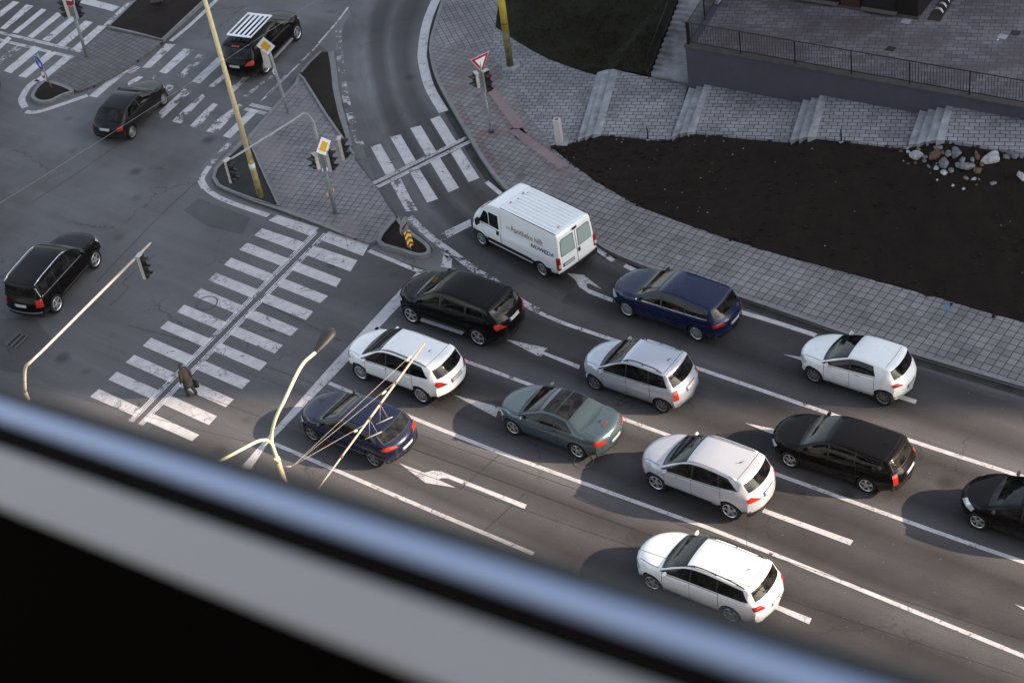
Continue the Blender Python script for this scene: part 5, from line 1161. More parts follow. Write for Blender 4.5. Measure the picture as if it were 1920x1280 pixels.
# tall lamp post on the big island, the thick yellow post by the pavement
b = G(489, 369, .15); e = empty('lamp_post', b, 'tall pale yellow post with flaking rusty foot on the big island', 'lamp post', 'yellow posts')
t = G(330, -190, 13.0); m1 = b.lerp(t, .16)
tube('pole', [m1-b, b.lerp(t, .5)-b, t-b], [.112, .09, .07], POLE_Y, e, 16); tube('rusty_foot', [(0, 0, 0), m1-b], [.125, .113], RUST, e, 16)
bm = bmesh.new(); tube_bm(bm, [b.lerp(t, .105)-b, b.lerp(t, .125)-b], .124, 12); fin('paper_notice', bm, mat('paper', (.62, .62, .6), .8), e)
b = G(957, 126, SW); e = empty('lamp_post', b, 'thick mustard yellow post in a concrete foot beside the lawn', 'lamp post', 'yellow posts')
t = G(925, -110, 6.2); f_ = lambda k: (t-b)*k
tube('pole', [f_(.30), f_(.62)], [.15, .148], POLE_Y2, e, 18); tube('upper_pole', [f_(.62), f_(1)], [.13, .12], POLE_Y2, e, 18); tube('ring', [f_(.36), f_(.375)], .162, mat('ring_brown', (.11, .09, .03), .7), e, 18); tube('ring', [f_(.61), f_(.625)], .158, POLE_Y2, e, 18)
tube('rusty_foot', [(0, 0, .0), f_(.15), f_(.30)], [.15, .152, .151], m_noise('mossy_rust', (.05, .045, .03), (.18, .18, .09), 3, .85, .3), e, 18)
bm = bmesh.new(); pts = [(.42*math.cos(k*.628)*(1+.18*math.sin(k*2.3)), .38*math.sin(k*.628)*(1+.15*math.cos(k*3.1)), .10) for k in range(10)]; prism(bm, [Vector(p) for p in pts], .15); fin('foot', bm, CONC, e)
# twin street lamp at the lower edge
p9 = G(503, 828, 9.0); b = Vector((p9.x+.02, p9.y-.05, 0)); e = empty('street_lamp', b, 'cream twin armed street lamp rising in front of the stop line', 'street lamp')
LAMPC = m_noise('cream_paint', (.60, .56, .36), (.68, .64, .44), 3, .5, .05)
pt_ = G(520, 860, 8.0); b = Vector((pt_.x+.15, pt_.y-.1, 0)); e.location = b
tube('pole', [Vector((0, 0, 0)), sub(e, pt_)*.5, sub(e, pt_)], [.10, .085, .07], m_noise('beige_post', (.42, .34, .22), (.5, .42, .3), 3, .6, .1), e, 14)
q0 = G(520, 861, 8.0); arm1 = smooth_line([q0, G(510.7, 834, 8.6), G(508.9, 821, 8.9), G(510.7, 805.7, 9.2), G(518.5, 779.7, 9.6), G(535.4, 745.8, 10.0), G(556.2, 701.6, 10.3), G(569, 680.7, 10.42), G(580, 670, 10.48), G(591, 661, 10.5)], 4)
tube('arm', [sub(e, p) for p in arm1], [.052]*10+[.046]*(len(arm1)-10), LAMPC, e, 12)
arm2 = smooth_line([G(511, 836, 8.56), G(504, 826.5, 8.85), G(491, 825, 9.0), G(475.5, 830.5, 9.05), G(434, 852.6, 9.1), G(405, 868, 9.15)], 5)
tube('arm', [sub(e, p) for p in arm2], .042, LAMPC, e, 10); tube('collar', [sub(e, G(521, 864, 7.95)), sub(e, G(519, 858, 8.1))], .08, LAMPC, e, 14)
def lamp_head(e, a, d, L=.95, wd=.20):
    n = 9; X = Vector((-d.y, d.x, 0)).normalized(); bm = bmesh.new(); rows = []
    for i in range(n+1):
        u = i/n; wk = wd*(.28+.72*math.sin(min(1, u*1.15)*1.45))*(1 if u < .8 else 1-.75*((u-.8)/.2)**2); row = []
        for k in range(9):
            a_ = math.pi*k/8; row.append(bm.verts.new(a+d*(L*u)+X*(wk*math.cos(a_))+Vector((0, 0, .13*math.sin(a_)*(wk/wd)))))
        rows.append(row)
    for p, q in zip(rows, rows[1:]):
        for k in range(8): bm.faces.new((p[k], p[k+1], q[k+1], q[k]))
    bm.faces.new(rows[0]); bm.faces.new(rows[-1][::-1]); bmesh.ops.recalc_face_normals(bm, faces=bm.faces)
    h = fin('lamp_head', bm, m_noise('lamp_cover', (.016, .016, .017), (.026, .026, .027), 5, .5, 0), e, 60)
    bm = bmesh.new(); rows = []
    for i in range(n+1):
        u = i/n; wk = .92*wd*(.28+.72*math.sin(min(1, u*1.15)*1.45))*(1 if u < .8 else 1-.75*((u-.8)/.2)**2)
        rows.append([bm.verts.new(a+d*(L*u)+X*(wk*math.cos(math.pi+math.pi*k/8))+Vector((0, 0, -.002+.09*math.sin(math.pi+math.pi*k/8)*(wk/wd)))) for k in range(9)])
    for p, q in zip(rows, rows[1:]):
        for k in range(8): bm.faces.new((p[k], p[k+1], q[k+1], q[k]))
    bmesh.ops.recalc_face_normals(bm, faces=bm.faces); fin('lens', bm, mat('lamp_lens', (.30, .30, .31), .25), h, 60)
dd = (G(617, 627, 10.55)-G(591, 661, 10.5)); dd.z = 0; lamp_head(e, sub(e, arm1[-1]), (dd.normalized()+Vector((0, 0, .10))).normalized(), .92, .21)
d2 = arm2[-1]-arm2[-6]; d2.z = 0; lamp_head(e, sub(e, arm2[-1]), d2.normalized(), .95)
tube('guy_wire', [sub(e, G(512, 820, 8.9)), sub(e, G(490, 840, 8.9))], .015, STEEL, e, 5)
# beige cantilever arm of the trolley line, with its stays and hangers
BZ = 6.6; j0 = G(603, 907, BZ); j1 = G(796, 644, BZ+.05); ax = (j1-j0); fb = lambda k: j0+ax*k
anchor = G(546, 874, BZ+1.1); pb = Vector((anchor.x-.35, anchor.y-.2, BZ))
e = empty('cantilever_arm', pb, 'long beige cantilever arm with stays and hangers crossing above the two first cars', 'cantilever')
BEI = m_noise('beige_tube', (.27, .245, .21), (.34, .315, .275), 5, .55, .05)
tube('boom', [sub(e, p) for p in (j0-ax*.035, fb(.05), fb(.5), j1)], [.012, .024, .036, .032], BEI, e, 10)
for k in (.18, .445, .55, .70): tube('sleeve', [sub(e, fb(k-.008)), sub(e, fb(k+.008))], .048, mat('brown_band', (.10, .06, .04), .7), e, 10)
for k in (.985, .70, .39): 
    w0 = anchor+Vector((.03*k, 0, 0)); tube('stay', [sub(e, w0), sub(e, fb(k)+Vector((0, 0, .05)))], .0065, BEI, e, 5)
    q = w0.lerp(fb(k), .86); tube('insulator', [sub(e, q), sub(e, w0.lerp(fb(k), .90))], .032, mat('insulator_cream', (.5, .46, .38), .5), e, 8)
for k in (.445, .55):
    q = fb(k); tl = q+Vector((.12, .05, -.62)); tr_ = q+Vector((-.12, -.05, -.62))
    tube('hanger', [sub(e, q), sub(e, q.lerp(tl, .5)), sub(e, tl)], .007, BEI, e, 5); tube('hanger', [sub(e, q), sub(e, tr_)], .007, BEI, e, 5)
    tube('wire_clamp', [sub(e, q+Vector((-.25, -.1, -.64))), sub(e, q+Vector((.25, .1, -.64)))], .015, BEI, e, 6)
tube('bracket', [sub(e, anchor), sub(e, Vector((pt_.x+.05, pt_.y, BZ+1.1)))], .02, BEI, e, 6)
# overhead wires
WIRE = mat('contact_wire', (.03, .027, .026), .5); WIREL = mat('pale_wire', (.17, .18, .19), .5, .3)
def wire(a, b, za, zb, label, m=WIRE, r=.0075, sag=.15, grp='overhead wires'):
    A_, B_ = G(*a, za), G(*b, zb); mid = A_.lerp(B_, .5); o0 = A_.copy(); bm = bmesh.new(); pts = []
    for i in range(13):
        t_ = i/12; p = A_.lerp(B_, t_); p.z -= sag*4*t_*(1-t_); pts.append(p-o0)
    tube_bm(bm, pts, r, 5, False); o = fin('overhead_wire', bm, m); o.location = o0; tag(o, label, 'wire', grp)
wz = BZ-.66
wire((380, 742), (2000, 1296), wz, wz, 'dark overhead wire passing over the bonnet of the white estate car')
wire((440, 690), (2000, 1226), wz, wz, 'dark overhead wire passing over the windscreen of the white estate car')
wire((-60, 418), (660, -45), 8, 9, 'thin pale wire slanting over the worn crossing towards the rack SUV', WIREL, .007, .1)
wire((-40, 690), (640, 870), wz, wz, 'thin dark wire crossing the zebra crossing near the person', WIRE, .006)
# bollard, stakes, covers, grates
b = G(1052, 268, Z[0]); e = empty('bollard', b, 'pale concrete bollard on a square base beside the lowest steps', 'bollard')
rz = R(-20); PALE = m_noise('pale_concrete', (.40, .38, .37), (.52, .50, .49), 6, .8, .15)
box('base', (0, 0, .03), (.62, .50, .06), CONC, e, rz, .01); box('post', (-.05, .03, .58), (.26, .30, 1.05), PALE, e, rz, .012); box('cap_inset', (-.05, .03, 1.108), (.14, .16, .012), mat('inset_grey', (.12, .12, .125), .7), e, rz, .002)
for p, lb in (((1215, 262), 'short dark stake at the edge of the walkway near the bollard'), ((1577, 266), 'short dark stake at the walkway edge below the purple wall')):
    q = G(*p, .5 if p[0] < 1300 else 1.5); e = empty('stake', q, lb, 'stake', 'dark stakes along the walkway'); tube('rod', [(0, 0, -.2), (.01, 0, .25), (0, .01, .52)], [.035, .03, .035], DARKM, e, 7); box('foot', (0, 0, .0), (.14, .12, .05), CONC, e, .3, .01)
def grate(name, label, poly, z, n, axis, m1, m2, cat='drain'):
    P = px(poly, z); e = empty(name, P[0], label, cat); bm = bmesh.new(); ngon(bm, [sub(e, p) for p in P]); up_fix(bm); fin('pit', bm, m2, e)
    a, b_, c_, d_ = [sub(e, p)+Vector((0, 0, .006)) for p in P]
    bm = bmesh.new()
    for i in range(n):
        t0, t1_ = (i+.12)/n, (i+.62)/n
        q = [a.lerp(b_, t0), a.lerp(b_, t1_), d_.lerp(c_, t1_), d_.lerp(c_, t0)] if axis == 0 else [a.lerp(d_, t0), a.lerp(d_, t1_), b_.lerp(c_, t1_), b_.lerp(c_, t0)]
        prism(bm, q, .005)
    fin('bars', bm, m1, e); bm = bmesh.new(); strip_bm(bm, [a, b_, c_, d_], -.02, .03, .006, True); fin('frame', bm, m1, e); return e
grate('drain_grate', 'rusty metal drain grate in the gutter between van and dark blue estate', [(1150, 490), (1163, 482), (1178, 490), (1166, 501)], .012, 9, 0, mat('worn_iron', (.16, .13, .12), .6, .4), mat('pit_black', (.006, .006, .006), .9))
e = grate('access_cover', 'dark rectangular access cover in the road at the left edge', [(8, 645), (32, 623), (56, 632), (32, 656)], .012, 3, 1, mat('cover_grey', (.065, .065, .07), .8), mat('pit_black', (.006, .006, .006), .9), 'manhole cover')
for p, lb, r_ in (((388, 568), 'round manhole cover on the sixth stripe of the main zebra crossing', .40), ((1095, 864), 'round manhole cover in the shadow behind the grey green coupe', .32)):
    q = G(*p, .012); e = empty('manhole_cover', q, lb, 'manhole cover'); bm = bmesh.new(); disc_bm(bm, Vector((0, 0, 0)), Vector((0, 0, 1)), r_, .004, 32); 
    fin('lid', bm, m_noise('lid_iron', (.05, .048, .047), (.15, .145, .14) if p[0] < 500 else (.07, .065, .06), 5, .8, .2), e)
    bm = bmesh.new(); strip_bm(bm, [Vector((r_*math.cos(k*.196), r_*math.sin(k*.196), .004)) for k in range(32)], -.02, .03, .003, True); fin('rim', bm, mat('lid_rim', (.075, .073, .073), .8), e)
for p, lb in (((1699, 40), 'square pale paving light near the corner of the dark building'), ((1880, 69), 'square paving light near the right edge of the terrace')):
    q = G(*p, T+.012); e = empty('paving_light', q, lb, 'ground light', 'square lights in the terrace'); box('frame', (0, 0, 0), (.34, .34, .02), mat('light_frame', (.30, .30, .32), .6), e, R(-37), .003)
    bm = bmesh.new(); disc_bm(bm, Vector((0, 0, .014)), Vector((0, 0, 1)), .10, .012, 20); fin('lens', bm, mat('light_lens', (.05, .055, .06), .2), e)
for p, lb in (((1670, 92), 'small square dark drain in the middle of the terrace'), ((1904, 62), 'dark rectangular drain near the right edge of the terrace')):
    q = G(*p, T+.012); e = empty('terrace_drain', q, lb, 'drain', 'dark drains in the terrace'); box('frame', (0, 0, 0), (.34, .30, .02), mat('drain_dark', (.012, .010, .009), .7), e, R(-37), .003)
    for k in range(4): box('slot_bar', (-.10+.066*k, .076*k*0, .012), (.03, .22, .008), mat('drain_bar', (.03, .026, .022), .6), e, R(-37), .001)
q = G(1871, 75, T+.03); bm = bmesh.new(); bmesh.ops.create_uvsphere(bm, u_segments=10, v_segments=7, radius=.035)
for v in bm.verts: v.co = Vector((v.co.x*1.3, v.co.y, v.co.z*.6))
o = fin('paper_scrap', bm, WHITE, None, 180); o.location = q; tag(o, 'tiny white scrap lying on the terrace beside the paving light', 'litter')
# bicycle stand
q = G(1755, 32, T); sdirb = (G(1775, 0, T)-G(1752, 36, T)); sdirb.z = 0; L_ = sdirb.length; sdirb.normalize(); e = empty('bicycle_stand', q, 'low bicycle stand with bright metal hoops beside the dark building', 'bicycle stand')
SX = Vector((-sdirb.y, sdirb.x, 0)); MATB = mat('mat_brown', (.022, .014, .013), .9)
bm = bmesh.new(); box_bm(bm, sdirb*(L_*.9)+Vector((0, 0, .012)), (L_*2.2, .52, .024), sdirb, SX, Vector((0, 0, 1))); fin('base', bm, MATB, e)
for k in range(7):
    c = sdirb*(.22+.42*k)
    for s_ in (-.04, .04): tube('hoop', [c+sdirb*s_+SX*(.22*math.cos(math.pi*i/10))+Vector((0, 0, .02+.26*math.sin(math.pi*i/10))) for i in range(11)], .015, CHROME, e, 6)
# dark building on the terrace
c0 = G(1721, 37, T); D1 = -WD; e = empty('dark_building', c0, 'dark building with black framed windows standing on the terrace', 'building')
def quadbox(nm, a, b_, z0, z1, dep, m, out=0, par=None):
    c = c0+D1*((a+b_)/2)+WN*(dep/2-out); bm = bmesh.new(); box_bm(bm, Vector((c.x-c0.x, c.y-c0.y, (z0+z1)/2)), (b_-a, dep, z1-z0), WD, WN, Vector((0, 0, 1))); return fin(nm, bm, m, par or e)
BLD = m_noise('black_cladding', (.009, .007, .006), (.014, .010, .009), 2, .7, .05)
quadbox('wall', 0, 11, 0, 9, 14, BLD); quadbox('plinth', -.02, 11.02, 0, .12, .3, mat('plinth', (.05, .045, .045), .8), .05)
for a, b_ in ((.9, 2.25), (3.35, 5.1), (5.9, 7.5)):
    f_ = quadbox('window_frame', a, b_, .22, 2.6, .10, DARKM, .06); quadbox('pane', a+.08, b_-.08, .32, 2.5, .02, mat('building_glass', (.02, .018, .018), .08), .075, f_); quadbox('sill', a-.05, b_+.05, .14, .22, .26, mat('sill_grey', (.10, .085, .08), .7), .20, f_)
quadbox('red_panel', 2.4, 3.2, .1, 2.6, .05, mat('red_brown', (.035, .008, .006), .7), .04)
# rocks on the bank
RK = {'g': m_noise('rock_grey', (.09, .09, .095), (.22, .22, .23), 4, .85, .5, bs=12), 'p': m_noise('rock_pale', (.20, .20, .21), (.46, .46, .47), 4, .85, .5, bs=12), 'b': m_noise('rock_brown', (.06, .035, .022), (.15, .095, .06), 4, .85, .5, bs=12), 'd': m_noise('rock_dark', (.07, .072, .08), (.17, .17, .185), 4, .85, .5, bs=12)}
def rock(p, rx, ry, c, label, seed, grp='rocks on the bank'):
    s_ = .1458/1.0; X_, Y_ = 1640+p[0]*s_, 170+p[1]*s_
    d = (fwd*FPX+RT*(X_-960)-UP*(Y_-640)).normalized(); h = bank_bvh.ray_cast(Vector((0, 0, CH)), d); q = h[0] or G(X_, Y_, 1.8)
    a, b_ = rx*s_/48*1.22, ry*s_/42*1.18; rn = random.Random(seed); bm = bmesh.new(); bmesh.ops.create_icosphere(bm, subdivisions=3, radius=1)
    pl = [(Vector((rn.gauss(0, 1), rn.gauss(0, 1), rn.gauss(0, 1))).normalized(), rn.uniform(.50, .80)) for _ in range(13)]
    for v in bm.verts:
        n_ = v.co.normalized(); k = 1.0
        for (pn, dd_) in pl:
            c_ = n_.dot(pn)
            if c_ > 0: k = min(k, dd_/c_)
        k *= 1+.03*mnoise.noise(n_*3+Vector((seed, 0, 0))); v.co = Vector((n_.x*a*k, n_.y*b_*1.15*k, n_.z*max(.06, min(a, b_)*.75)*k))
    o = fin('rock', bm, RK[c], None, 14); o.location = q+Vector((0, 0, min(a, b_)*.10)); o.rotation_euler = (0, 0, rn.uniform(-.4, .4)-.3)
    tag(o, label, 'rock', grp)
BR = [((545, 840), 75, 72, 'p', 'pale speckled boulder left of the brown rock'), ((775, 840), 75, 80, 'b', 'rusty brown rock between pale boulder and split grey rock'), ((1055, 805), 72, 68, 'd', 'dark grey rock with a flat face, beside a paler twin'), ((955, 820), 48, 55, 'g', 'light rock touching the left of the flat faced dark rock'), ((890, 935), 68, 78, 'd', 'tall grey pointed rock below the flat faced dark rock'),
      ((1165, 975), 115, 55, 'g', 'long flat grey rock in the middle of the pile'), ((1505, 875), 110, 92, 'p', 'largest whitish boulder beside the concrete cover'), ((1335, 1028), 58, 42, 'b', 'tan rock just below left of the largest boulder'), ((1130, 892), 40, 40, 'g', 'triangular grey rock above the long flat rock'), ((1315, 840), 36, 82, 'b', 'narrow dark brown upright rock left of the largest boulder'),
      ((795, 1000), 40, 28, 'p', 'small white rock below the brown rock'), ((890, 1060), 45, 32, 'p', 'small pale wedge shaped rock below the tall pointed rock'), ((990, 1035), 42, 36, 'd', 'small blue grey rock below the tall pointed rock'), ((830, 740), 62, 32, 'g', 'flat grey rock under the steps'), ((1885, 1105), 48, 62, 'p', 'speckled pale rock cut by the right edge')]
for i, (p, rx, ry, c, lb) in enumerate(BR): rock(p, rx, ry, c, lb, i+3)
for i, (p, rx, ry, c) in enumerate([((650, 855), 40, 22, 'g'), ((640, 910), 26, 30, 'g'), ((695, 975), 18, 34, 'g'), ((525, 935), 24, 20, 'b'), ((430, 785), 30, 22, 'p'), ((420, 742), 34, 26, 'g'), ((875, 800), 32, 24, 'b'), ((1255, 892), 30, 32, 'g'), ((1310, 1212), 18, 12, 'b'), ((1170, 1127), 36, 20, 'g'), ((1275, 1140), 32, 22, 'p'), ((1530, 1190), 36, 30, 'g'), ((1005, 1220), 22, 16, 'p'), ((805, 1150), 16, 14, 'p'), ((800, 940), 22, 18, 'd'), ((570, 760), 26, 18, 'g'), ((1265, 940), 20, 18, 'b'), ((1380, 955), 30, 28, 'b'), ((1140, 1265), 24, 14, 'p'), ((340, 780), 30, 14, 'b'), ((200, 730), 26, 12, 'g'), ((430, 940), 26, 12, 'b'), ((720, 1065), 12, 10, 'b'), ((370, 905), 10, 8, 'p'), ((850, 665), 30, 18, 'b'), ((1340, 1140), 18, 16, 'd')]):
    rock(p, rx, ry, c, 'small angular stone scattered in the soil around the boulders below the walkway', i+40, 'small stones on the bank')
for i, (p, rx, ry) in enumerate([((1690, 850), 48, 38), ((1740, 800), 50, 36), ((1800, 840), 60, 46), ((1700, 775), 42, 32), ((1840, 815), 36, 36), ((1650, 770), 40, 30), ((1890, 830), 40, 40)]):
    rock(p, rx, ry, 'd', 'dark blue grey stone packed beside the walkway above the concrete cover', i+80, 'packed stones above the cover')
def sx(a, b_): return (1640+a*.1458, 170+b_*.1458)
P = px([sx(1550, 1010), sx(1605, 905), sx(1860, 905), sx(1835, 1050)], 1.55); e = empty('concrete_cover', P[0], 'flat brownish concrete cover slab among the rocks', 'slab'); e2 = [sub(e, p) for p in P]
slab('slab', e2, .5, PALE, e); cc = sum(e2, Vector())/4; slab('top', [cc+(p-cc)*.86+Vector((0, 0, .02)) for p in e2], .02, m_noise('cover_brown', (.09, .075, .062), (.13, .11, .095), 3, .85, .1), e)
# scattered pebbles and litter on the soil
bm = bmesh.new(); rn = random.Random(4)
for k in range(110):
    i = rn.randrange(8, 250); j = rn.randrange(2, NB_-1); p = BANK.data.vertices[i*(NB_+1)+j].co
    if i > 100 and rn.random() < .8: continue
    r_ = rn.uniform(.010, .032); m4 = Matrix.Translation(p+Vector((rn.uniform(-.15, .15), rn.uniform(-.15, .15), .02))) @ Matrix.Rotation(rn.uniform(0, 6), 4, 'Z') @ Matrix.Diagonal((r_*1.4, r_, r_*.7, 1))
    bmesh.ops.create_icosphere(bm, subdivisions=1, radius=1, matrix=m4)
stuff(fin('pebbles', bm, m_noise('pebble', (.12, .10, .09), (.32, .29, .27), 3, .9, 0)))
bm = bmesh.new()
for k in range(1700):
    v = BANK.data.vertices[rn.randrange(len(BANK.data.vertices))].co
    if mnoise.noise(v*.5+Vector((7, 2, 0))) < rn.uniform(-.6, .5): continue
    r_ = rn.uniform(.02, .075); bmesh.ops.create_icosphere(bm, subdivisions=1, radius=1, matrix=Matrix.Translation(v+Vector((rn.uniform(-.1, .1), rn.uniform(-.1, .1), .005))) @ Matrix.Rotation(rn.uniform(0, 6), 4, 'Z') @ Matrix.Diagonal((r_*1.3, r_, r_*.75, 1)))
stuff(fin('clods', bm, m_noise('clod_soil', (.008, .0046, .0034), (.022, .013, .0095), 2.3, .95, .4)))
def tufts(name, pts, m, n0, n1, hh):
    bm = bmesh.new(); rn2 = random.Random(len(pts))
    for p in pts:
        s0_ = rn2.uniform(.6, 1.5)
        for _ in range(rn2.randint(n0, n1)):
            a = rn2.uniform(0, 6.28); d = Vector((math.cos(a), math.sin(a), 0)); q = p+Vector((rn2.gauss(0, .07), rn2.gauss(0, .07), -.01)); w_ = Vector((-d.y, d.x, 0))*.012*s0_
            h = hh*s0_*rn2.uniform(.5, 1); bm.faces.new([bm.verts.new(q-w_), bm.verts.new(q+w_), bm.verts.new(q+d*h*.7+Vector((0, 0, h)))])
    return stuff(fin(name, bm, m))
lw = [o for o in bpy.data.objects if o.name == 'lawn'][0]; lwb = BVHTree.FromPolygons([v.co.copy() for v in lw.data.vertices], [p.vertices[:] for p in lw.data.polygons]); pts = []
xs_ = [v.co.x for v in lw.data.vertices]; ys_ = [v.co.y for v in lw.data.vertices]
while len(pts) < 2600:
    p = Vector((rn.uniform(min(xs_), max(xs_)), rn.uniform(min(ys_), max(ys_)), 5)); h = lwb.ray_cast(p, Vector((0, 0, -1)))
    if h[0] and mnoise.noise(p*.6) > rn.uniform(-.6, .5): pts.append(h[0])
tufts('grass', pts, m_noise('dry_grass', (.016, .0145, .006), (.046, .043, .016), .9, .9, 0), 5, 9, .07)
pts = []
for k in range(2600):
    v = BANK.data.vertices[rn.randrange(len(BANK.data.vertices))].co
    if mnoise.noise(v*.45+Vector((3, 1, 0))) > rn.uniform(-.2, .7): pts.append(v+Vector((rn.uniform(-.1, .1), rn.uniform(-.1, .1), 0)))
tufts('weeds', pts, m_noise('dead_weeds', (.012, .009, .0055), (.040, .030, .018), .8, .9, 0), 3, 7, .05)
q = G(294, 3, .3); e = empty('litter_sheet', q, 'pale curled sheet lying on the soil at the top left', 'litter'); bm = bmesh.new(); rows = []
for i in range(7):
    a = -1.2+2.4*i/6; rows.append([bm.verts.new((x*.30, -.1+.22*math.sin(a), .02+.16*(1-math.cos(a)))) for x in (-1, 1)])
for a, b_ in zip(rows, rows[1:]): bm.faces.new((a[0], a[1], b_[1], b_[0]))
bmesh.ops.solidify(bm, geom=bm.faces[:], thickness=.012); fin('sheet', bm, mat('litter_grey', (.10, .10, .10), .7), e, 60)

# ------------------------------------------------------------------ pedestrian on the zebra crossing
def skin(name, verts, edges, radii, m, parent=None, root=0, sub_=2):
    me = bpy.data.meshes.new(name); me.from_pydata([Vector(v) for v in verts], edges, []); o = bpy.data.objects.new(name, me); col.objects.link(o)
    md = o.modifiers.new('s', 'SKIN'); md.use_smooth_shade = True
    for i, r_ in enumerate(radii):
        sv = me.skin_vertices[0].data[i]; sv.radius = r_ if isinstance(r_, tuple) else (r_, r_); sv.use_root = (i == root)
    sb = o.modifiers.new('u', 'SUBSURF'); sb.levels = sub_; sb.render_levels = sub_
    dg = bpy.context.evaluated_depsgraph_get(); dg.update(); nm = bpy.data.meshes.new_from_object(o.evaluated_get(dg)); bpy.data.objects.remove(o); nm.name = name
    for p in nm.polygons: p.use_smooth = True
    return link(name, nm, m, parent)
pb = G(359, 741, .012); e = empty('person', pb, 'person in a brown coat carrying a dark bag over the zebra crossing', 'person', None, R(140))
SK = mat('skin', (.42, .26, .19), .6); TR = mat('dark_trousers', (.012, .011, .012), .85); COAT = m_noise('brown_coat', (.030, .025, .025), (.050, .042, .041), 3, .9, .3); HAIR = m_noise('grey_hood', (.03, .029, .03), (.05, .048, .048), 8, .8, .2); BAG = m_noise('dark_bag', (.014, .013, .011), (.035, .032, .028), 5, .7, .3)
e.scale = (.79, .79, .82)
# x forward, y left, z up; mid-stride, leaning slightly forward
bv = [(0, 0, .90), (.02, 0, 1.12), (.06, 0, 1.34), (.09, 0, 1.44), (.12, 0, 1.52), (.125, 0, 1.60), (.12, 0, 1.66),
      (0, .09, .86), (.10, .10, .50), (.06, .10, .10), (.17, .10, .045), (0, -.09, .86), (-.08, -.10, .50), (-.26, -.10, .16), (-.17, -.10, .06),
      (.06, .19, 1.38), (.02, .24, 1.12), (.12, .23, .90), (.14, .225, .83), (.05, -.19, 1.38), (-.04, -.25, 1.12), (-.02, -.26, .88), (-.01, -.26, .80)]
be = [(0, 1), (1, 2), (2, 3), (3, 4), (4, 5), (5, 6), (0, 7), (7, 8), (8, 9), (9, 10), (0, 11), (11, 12), (12, 13), (13, 14), (2, 15), (15, 16), (16, 17), (17, 18), (2, 19), (19, 20), (20, 21), (21, 22)]
br_ = [(.15, .12), (.14, .11), (.17, .11), .07, .055, .085, .075, .09, .062, .04, .038, .09, .062, .04, .038, .055, .045, .032, .028, .055, .045, .032, .028]
skin('body', bv, be, br_, SK, e)
def shell(name, rows, m, seg=20, parent=None):
    bm = bmesh.new(); rs = []
    for (x, y, z, rx, ry) in rows: rs.append([bm.verts.new((x+rx*math.cos(2*math.pi*k/seg), y+ry*math.sin(2*math.pi*k/seg)*(1+.03*math.sin(5*k)), z+.012*math.sin(3*k))) for k in range(seg)])
    for a, b in zip(rs, rs[1:]):
        for k in range(seg): bm.faces.new((a[k], a[(k+1) % seg], b[(k+1) % seg], b[k]))
    bm.faces.new(rs[-1]); bm.faces.new(rs[0][::-1]); bmesh.ops.recalc_face_normals(bm, faces=bm.faces); return fin(name, bm, m, parent or e, 180)
coat = shell('coat', [(-.02, 0, .58, .20, .24), (-.01, 0, .75, .19, .225), (.0, 0, .95, .175, .205), (.03, 0, 1.15, .16, .20), (.05, 0, 1.30, .155, .195), (.06, 0, 1.38, .145, .185), (.07, 0, 1.43, .12, .15), (.08, 0, 1.47, .095, .105), (.09, 0, 1.50, .07, .075)], COAT)
for sg, w_ in ((1, (.13, .235, .86)), (-1, (-.02, -.265, .83))):
    sh, el = ((.06, .165, 1.385), (.02, .245, 1.12)) if sg > 0 else ((.05, -.165, 1.385), (-.04, -.255, 1.12))
    tube('sleeve', smooth_line([(.06, sg*.07, 1.435), (.06, sg*.135, 1.42), sh, Vector(sh).lerp(Vector(el), .5), el, w_], 3), [.03]+[.055]+[.075]*2+[.088]*4+[.080]*4+[.070]*3+[.058], COAT, coat, 14)
    W = Vector(w_)+Vector((.01, 0, -.045)); bm = bmesh.new()          # hand: palm, four curled fingers, thumb
    tube_bm(bm, [W+Vector((0, 0, .06)), W, W+Vector((.005, 0, -.055))], [.026, .036, .034], 10)
    for q_, L_, dx in ((0, .062, -.027), (1, .074, -.009), (2, .070, .009), (3, .056, .027)):
        a = W+Vector((dx, 0, -.055)); tube_bm(bm, [a, a+Vector((.003, -sg*.008, -L_*.55)), a+Vector((.004, -sg*.030, -L_))], [.0095, .009, .007], 6)
    a = W+Vector((.030, -sg*.006, -.005)); tube_bm(bm, [a, a+Vector((.022, -sg*.012, -.028)), a+Vector((.026, -sg*.020, -.055))], [.011, .0095, .0075], 6)
    fin('hand', bm, SK, e, 180)
for sg, kn, an in ((1, (.10, .10, .50), (.06, .10, .11)), (-1, (-.08, -.10, .50), (-.25, -.10, .18))):
    tube('trouser_leg', smooth_line([(0, .09*sg, .80), kn, an], 4), [.10]*3+[.085]*3+[.072]*3, TR, e, 12)
for c_, pitch in (((.11, .10, .045), 0), ((-.22, -.10, .10), .75)):
    bm = bmesh.new(); bmesh.ops.create_uvsphere(bm, u_segments=14, v_segments=9, radius=1)
    for v in bm.verts:
        q_ = Vector((v.co.x*.145, v.co.y*.05*(1.1 if v.co.x > 0 else .9), max(-.042, v.co.z*(.062 if v.co.x < 0 else .045)))); cp, sp = math.cos(pitch), math.sin(pitch)
        v.co = Vector(c_)+Vector((q_.x*cp+q_.z*sp, q_.y, -q_.x*sp+q_.z*cp))
    fin('shoe', bm, mat('shoe_black', (.01, .01, .01), .5), e, 180)
hood = shell('hood', [(.07, 0, 1.43, .12, .135), (.085, 0, 1.49, .105, .11), (.10, 0, 1.55, .098, .096), (.11, 0, 1.61, .102, .094), (.115, 0, 1.66, .096, .088), (.115, 0, 1.70, .078, .074), (.115, 0, 1.725, .046, .045), (.115, 0, 1.733, .006, .006)], HAIR)
bm = bmesh.new(); bmesh.ops.create_uvsphere(bm, u_segments=16, v_segments=12, radius=1)
for v in bm.verts: v.co = Vector((.155+v.co.x*.072, v.co.y*.070*(1-.18*max(0, -v.co.z)), 1.615+v.co.z*.098))
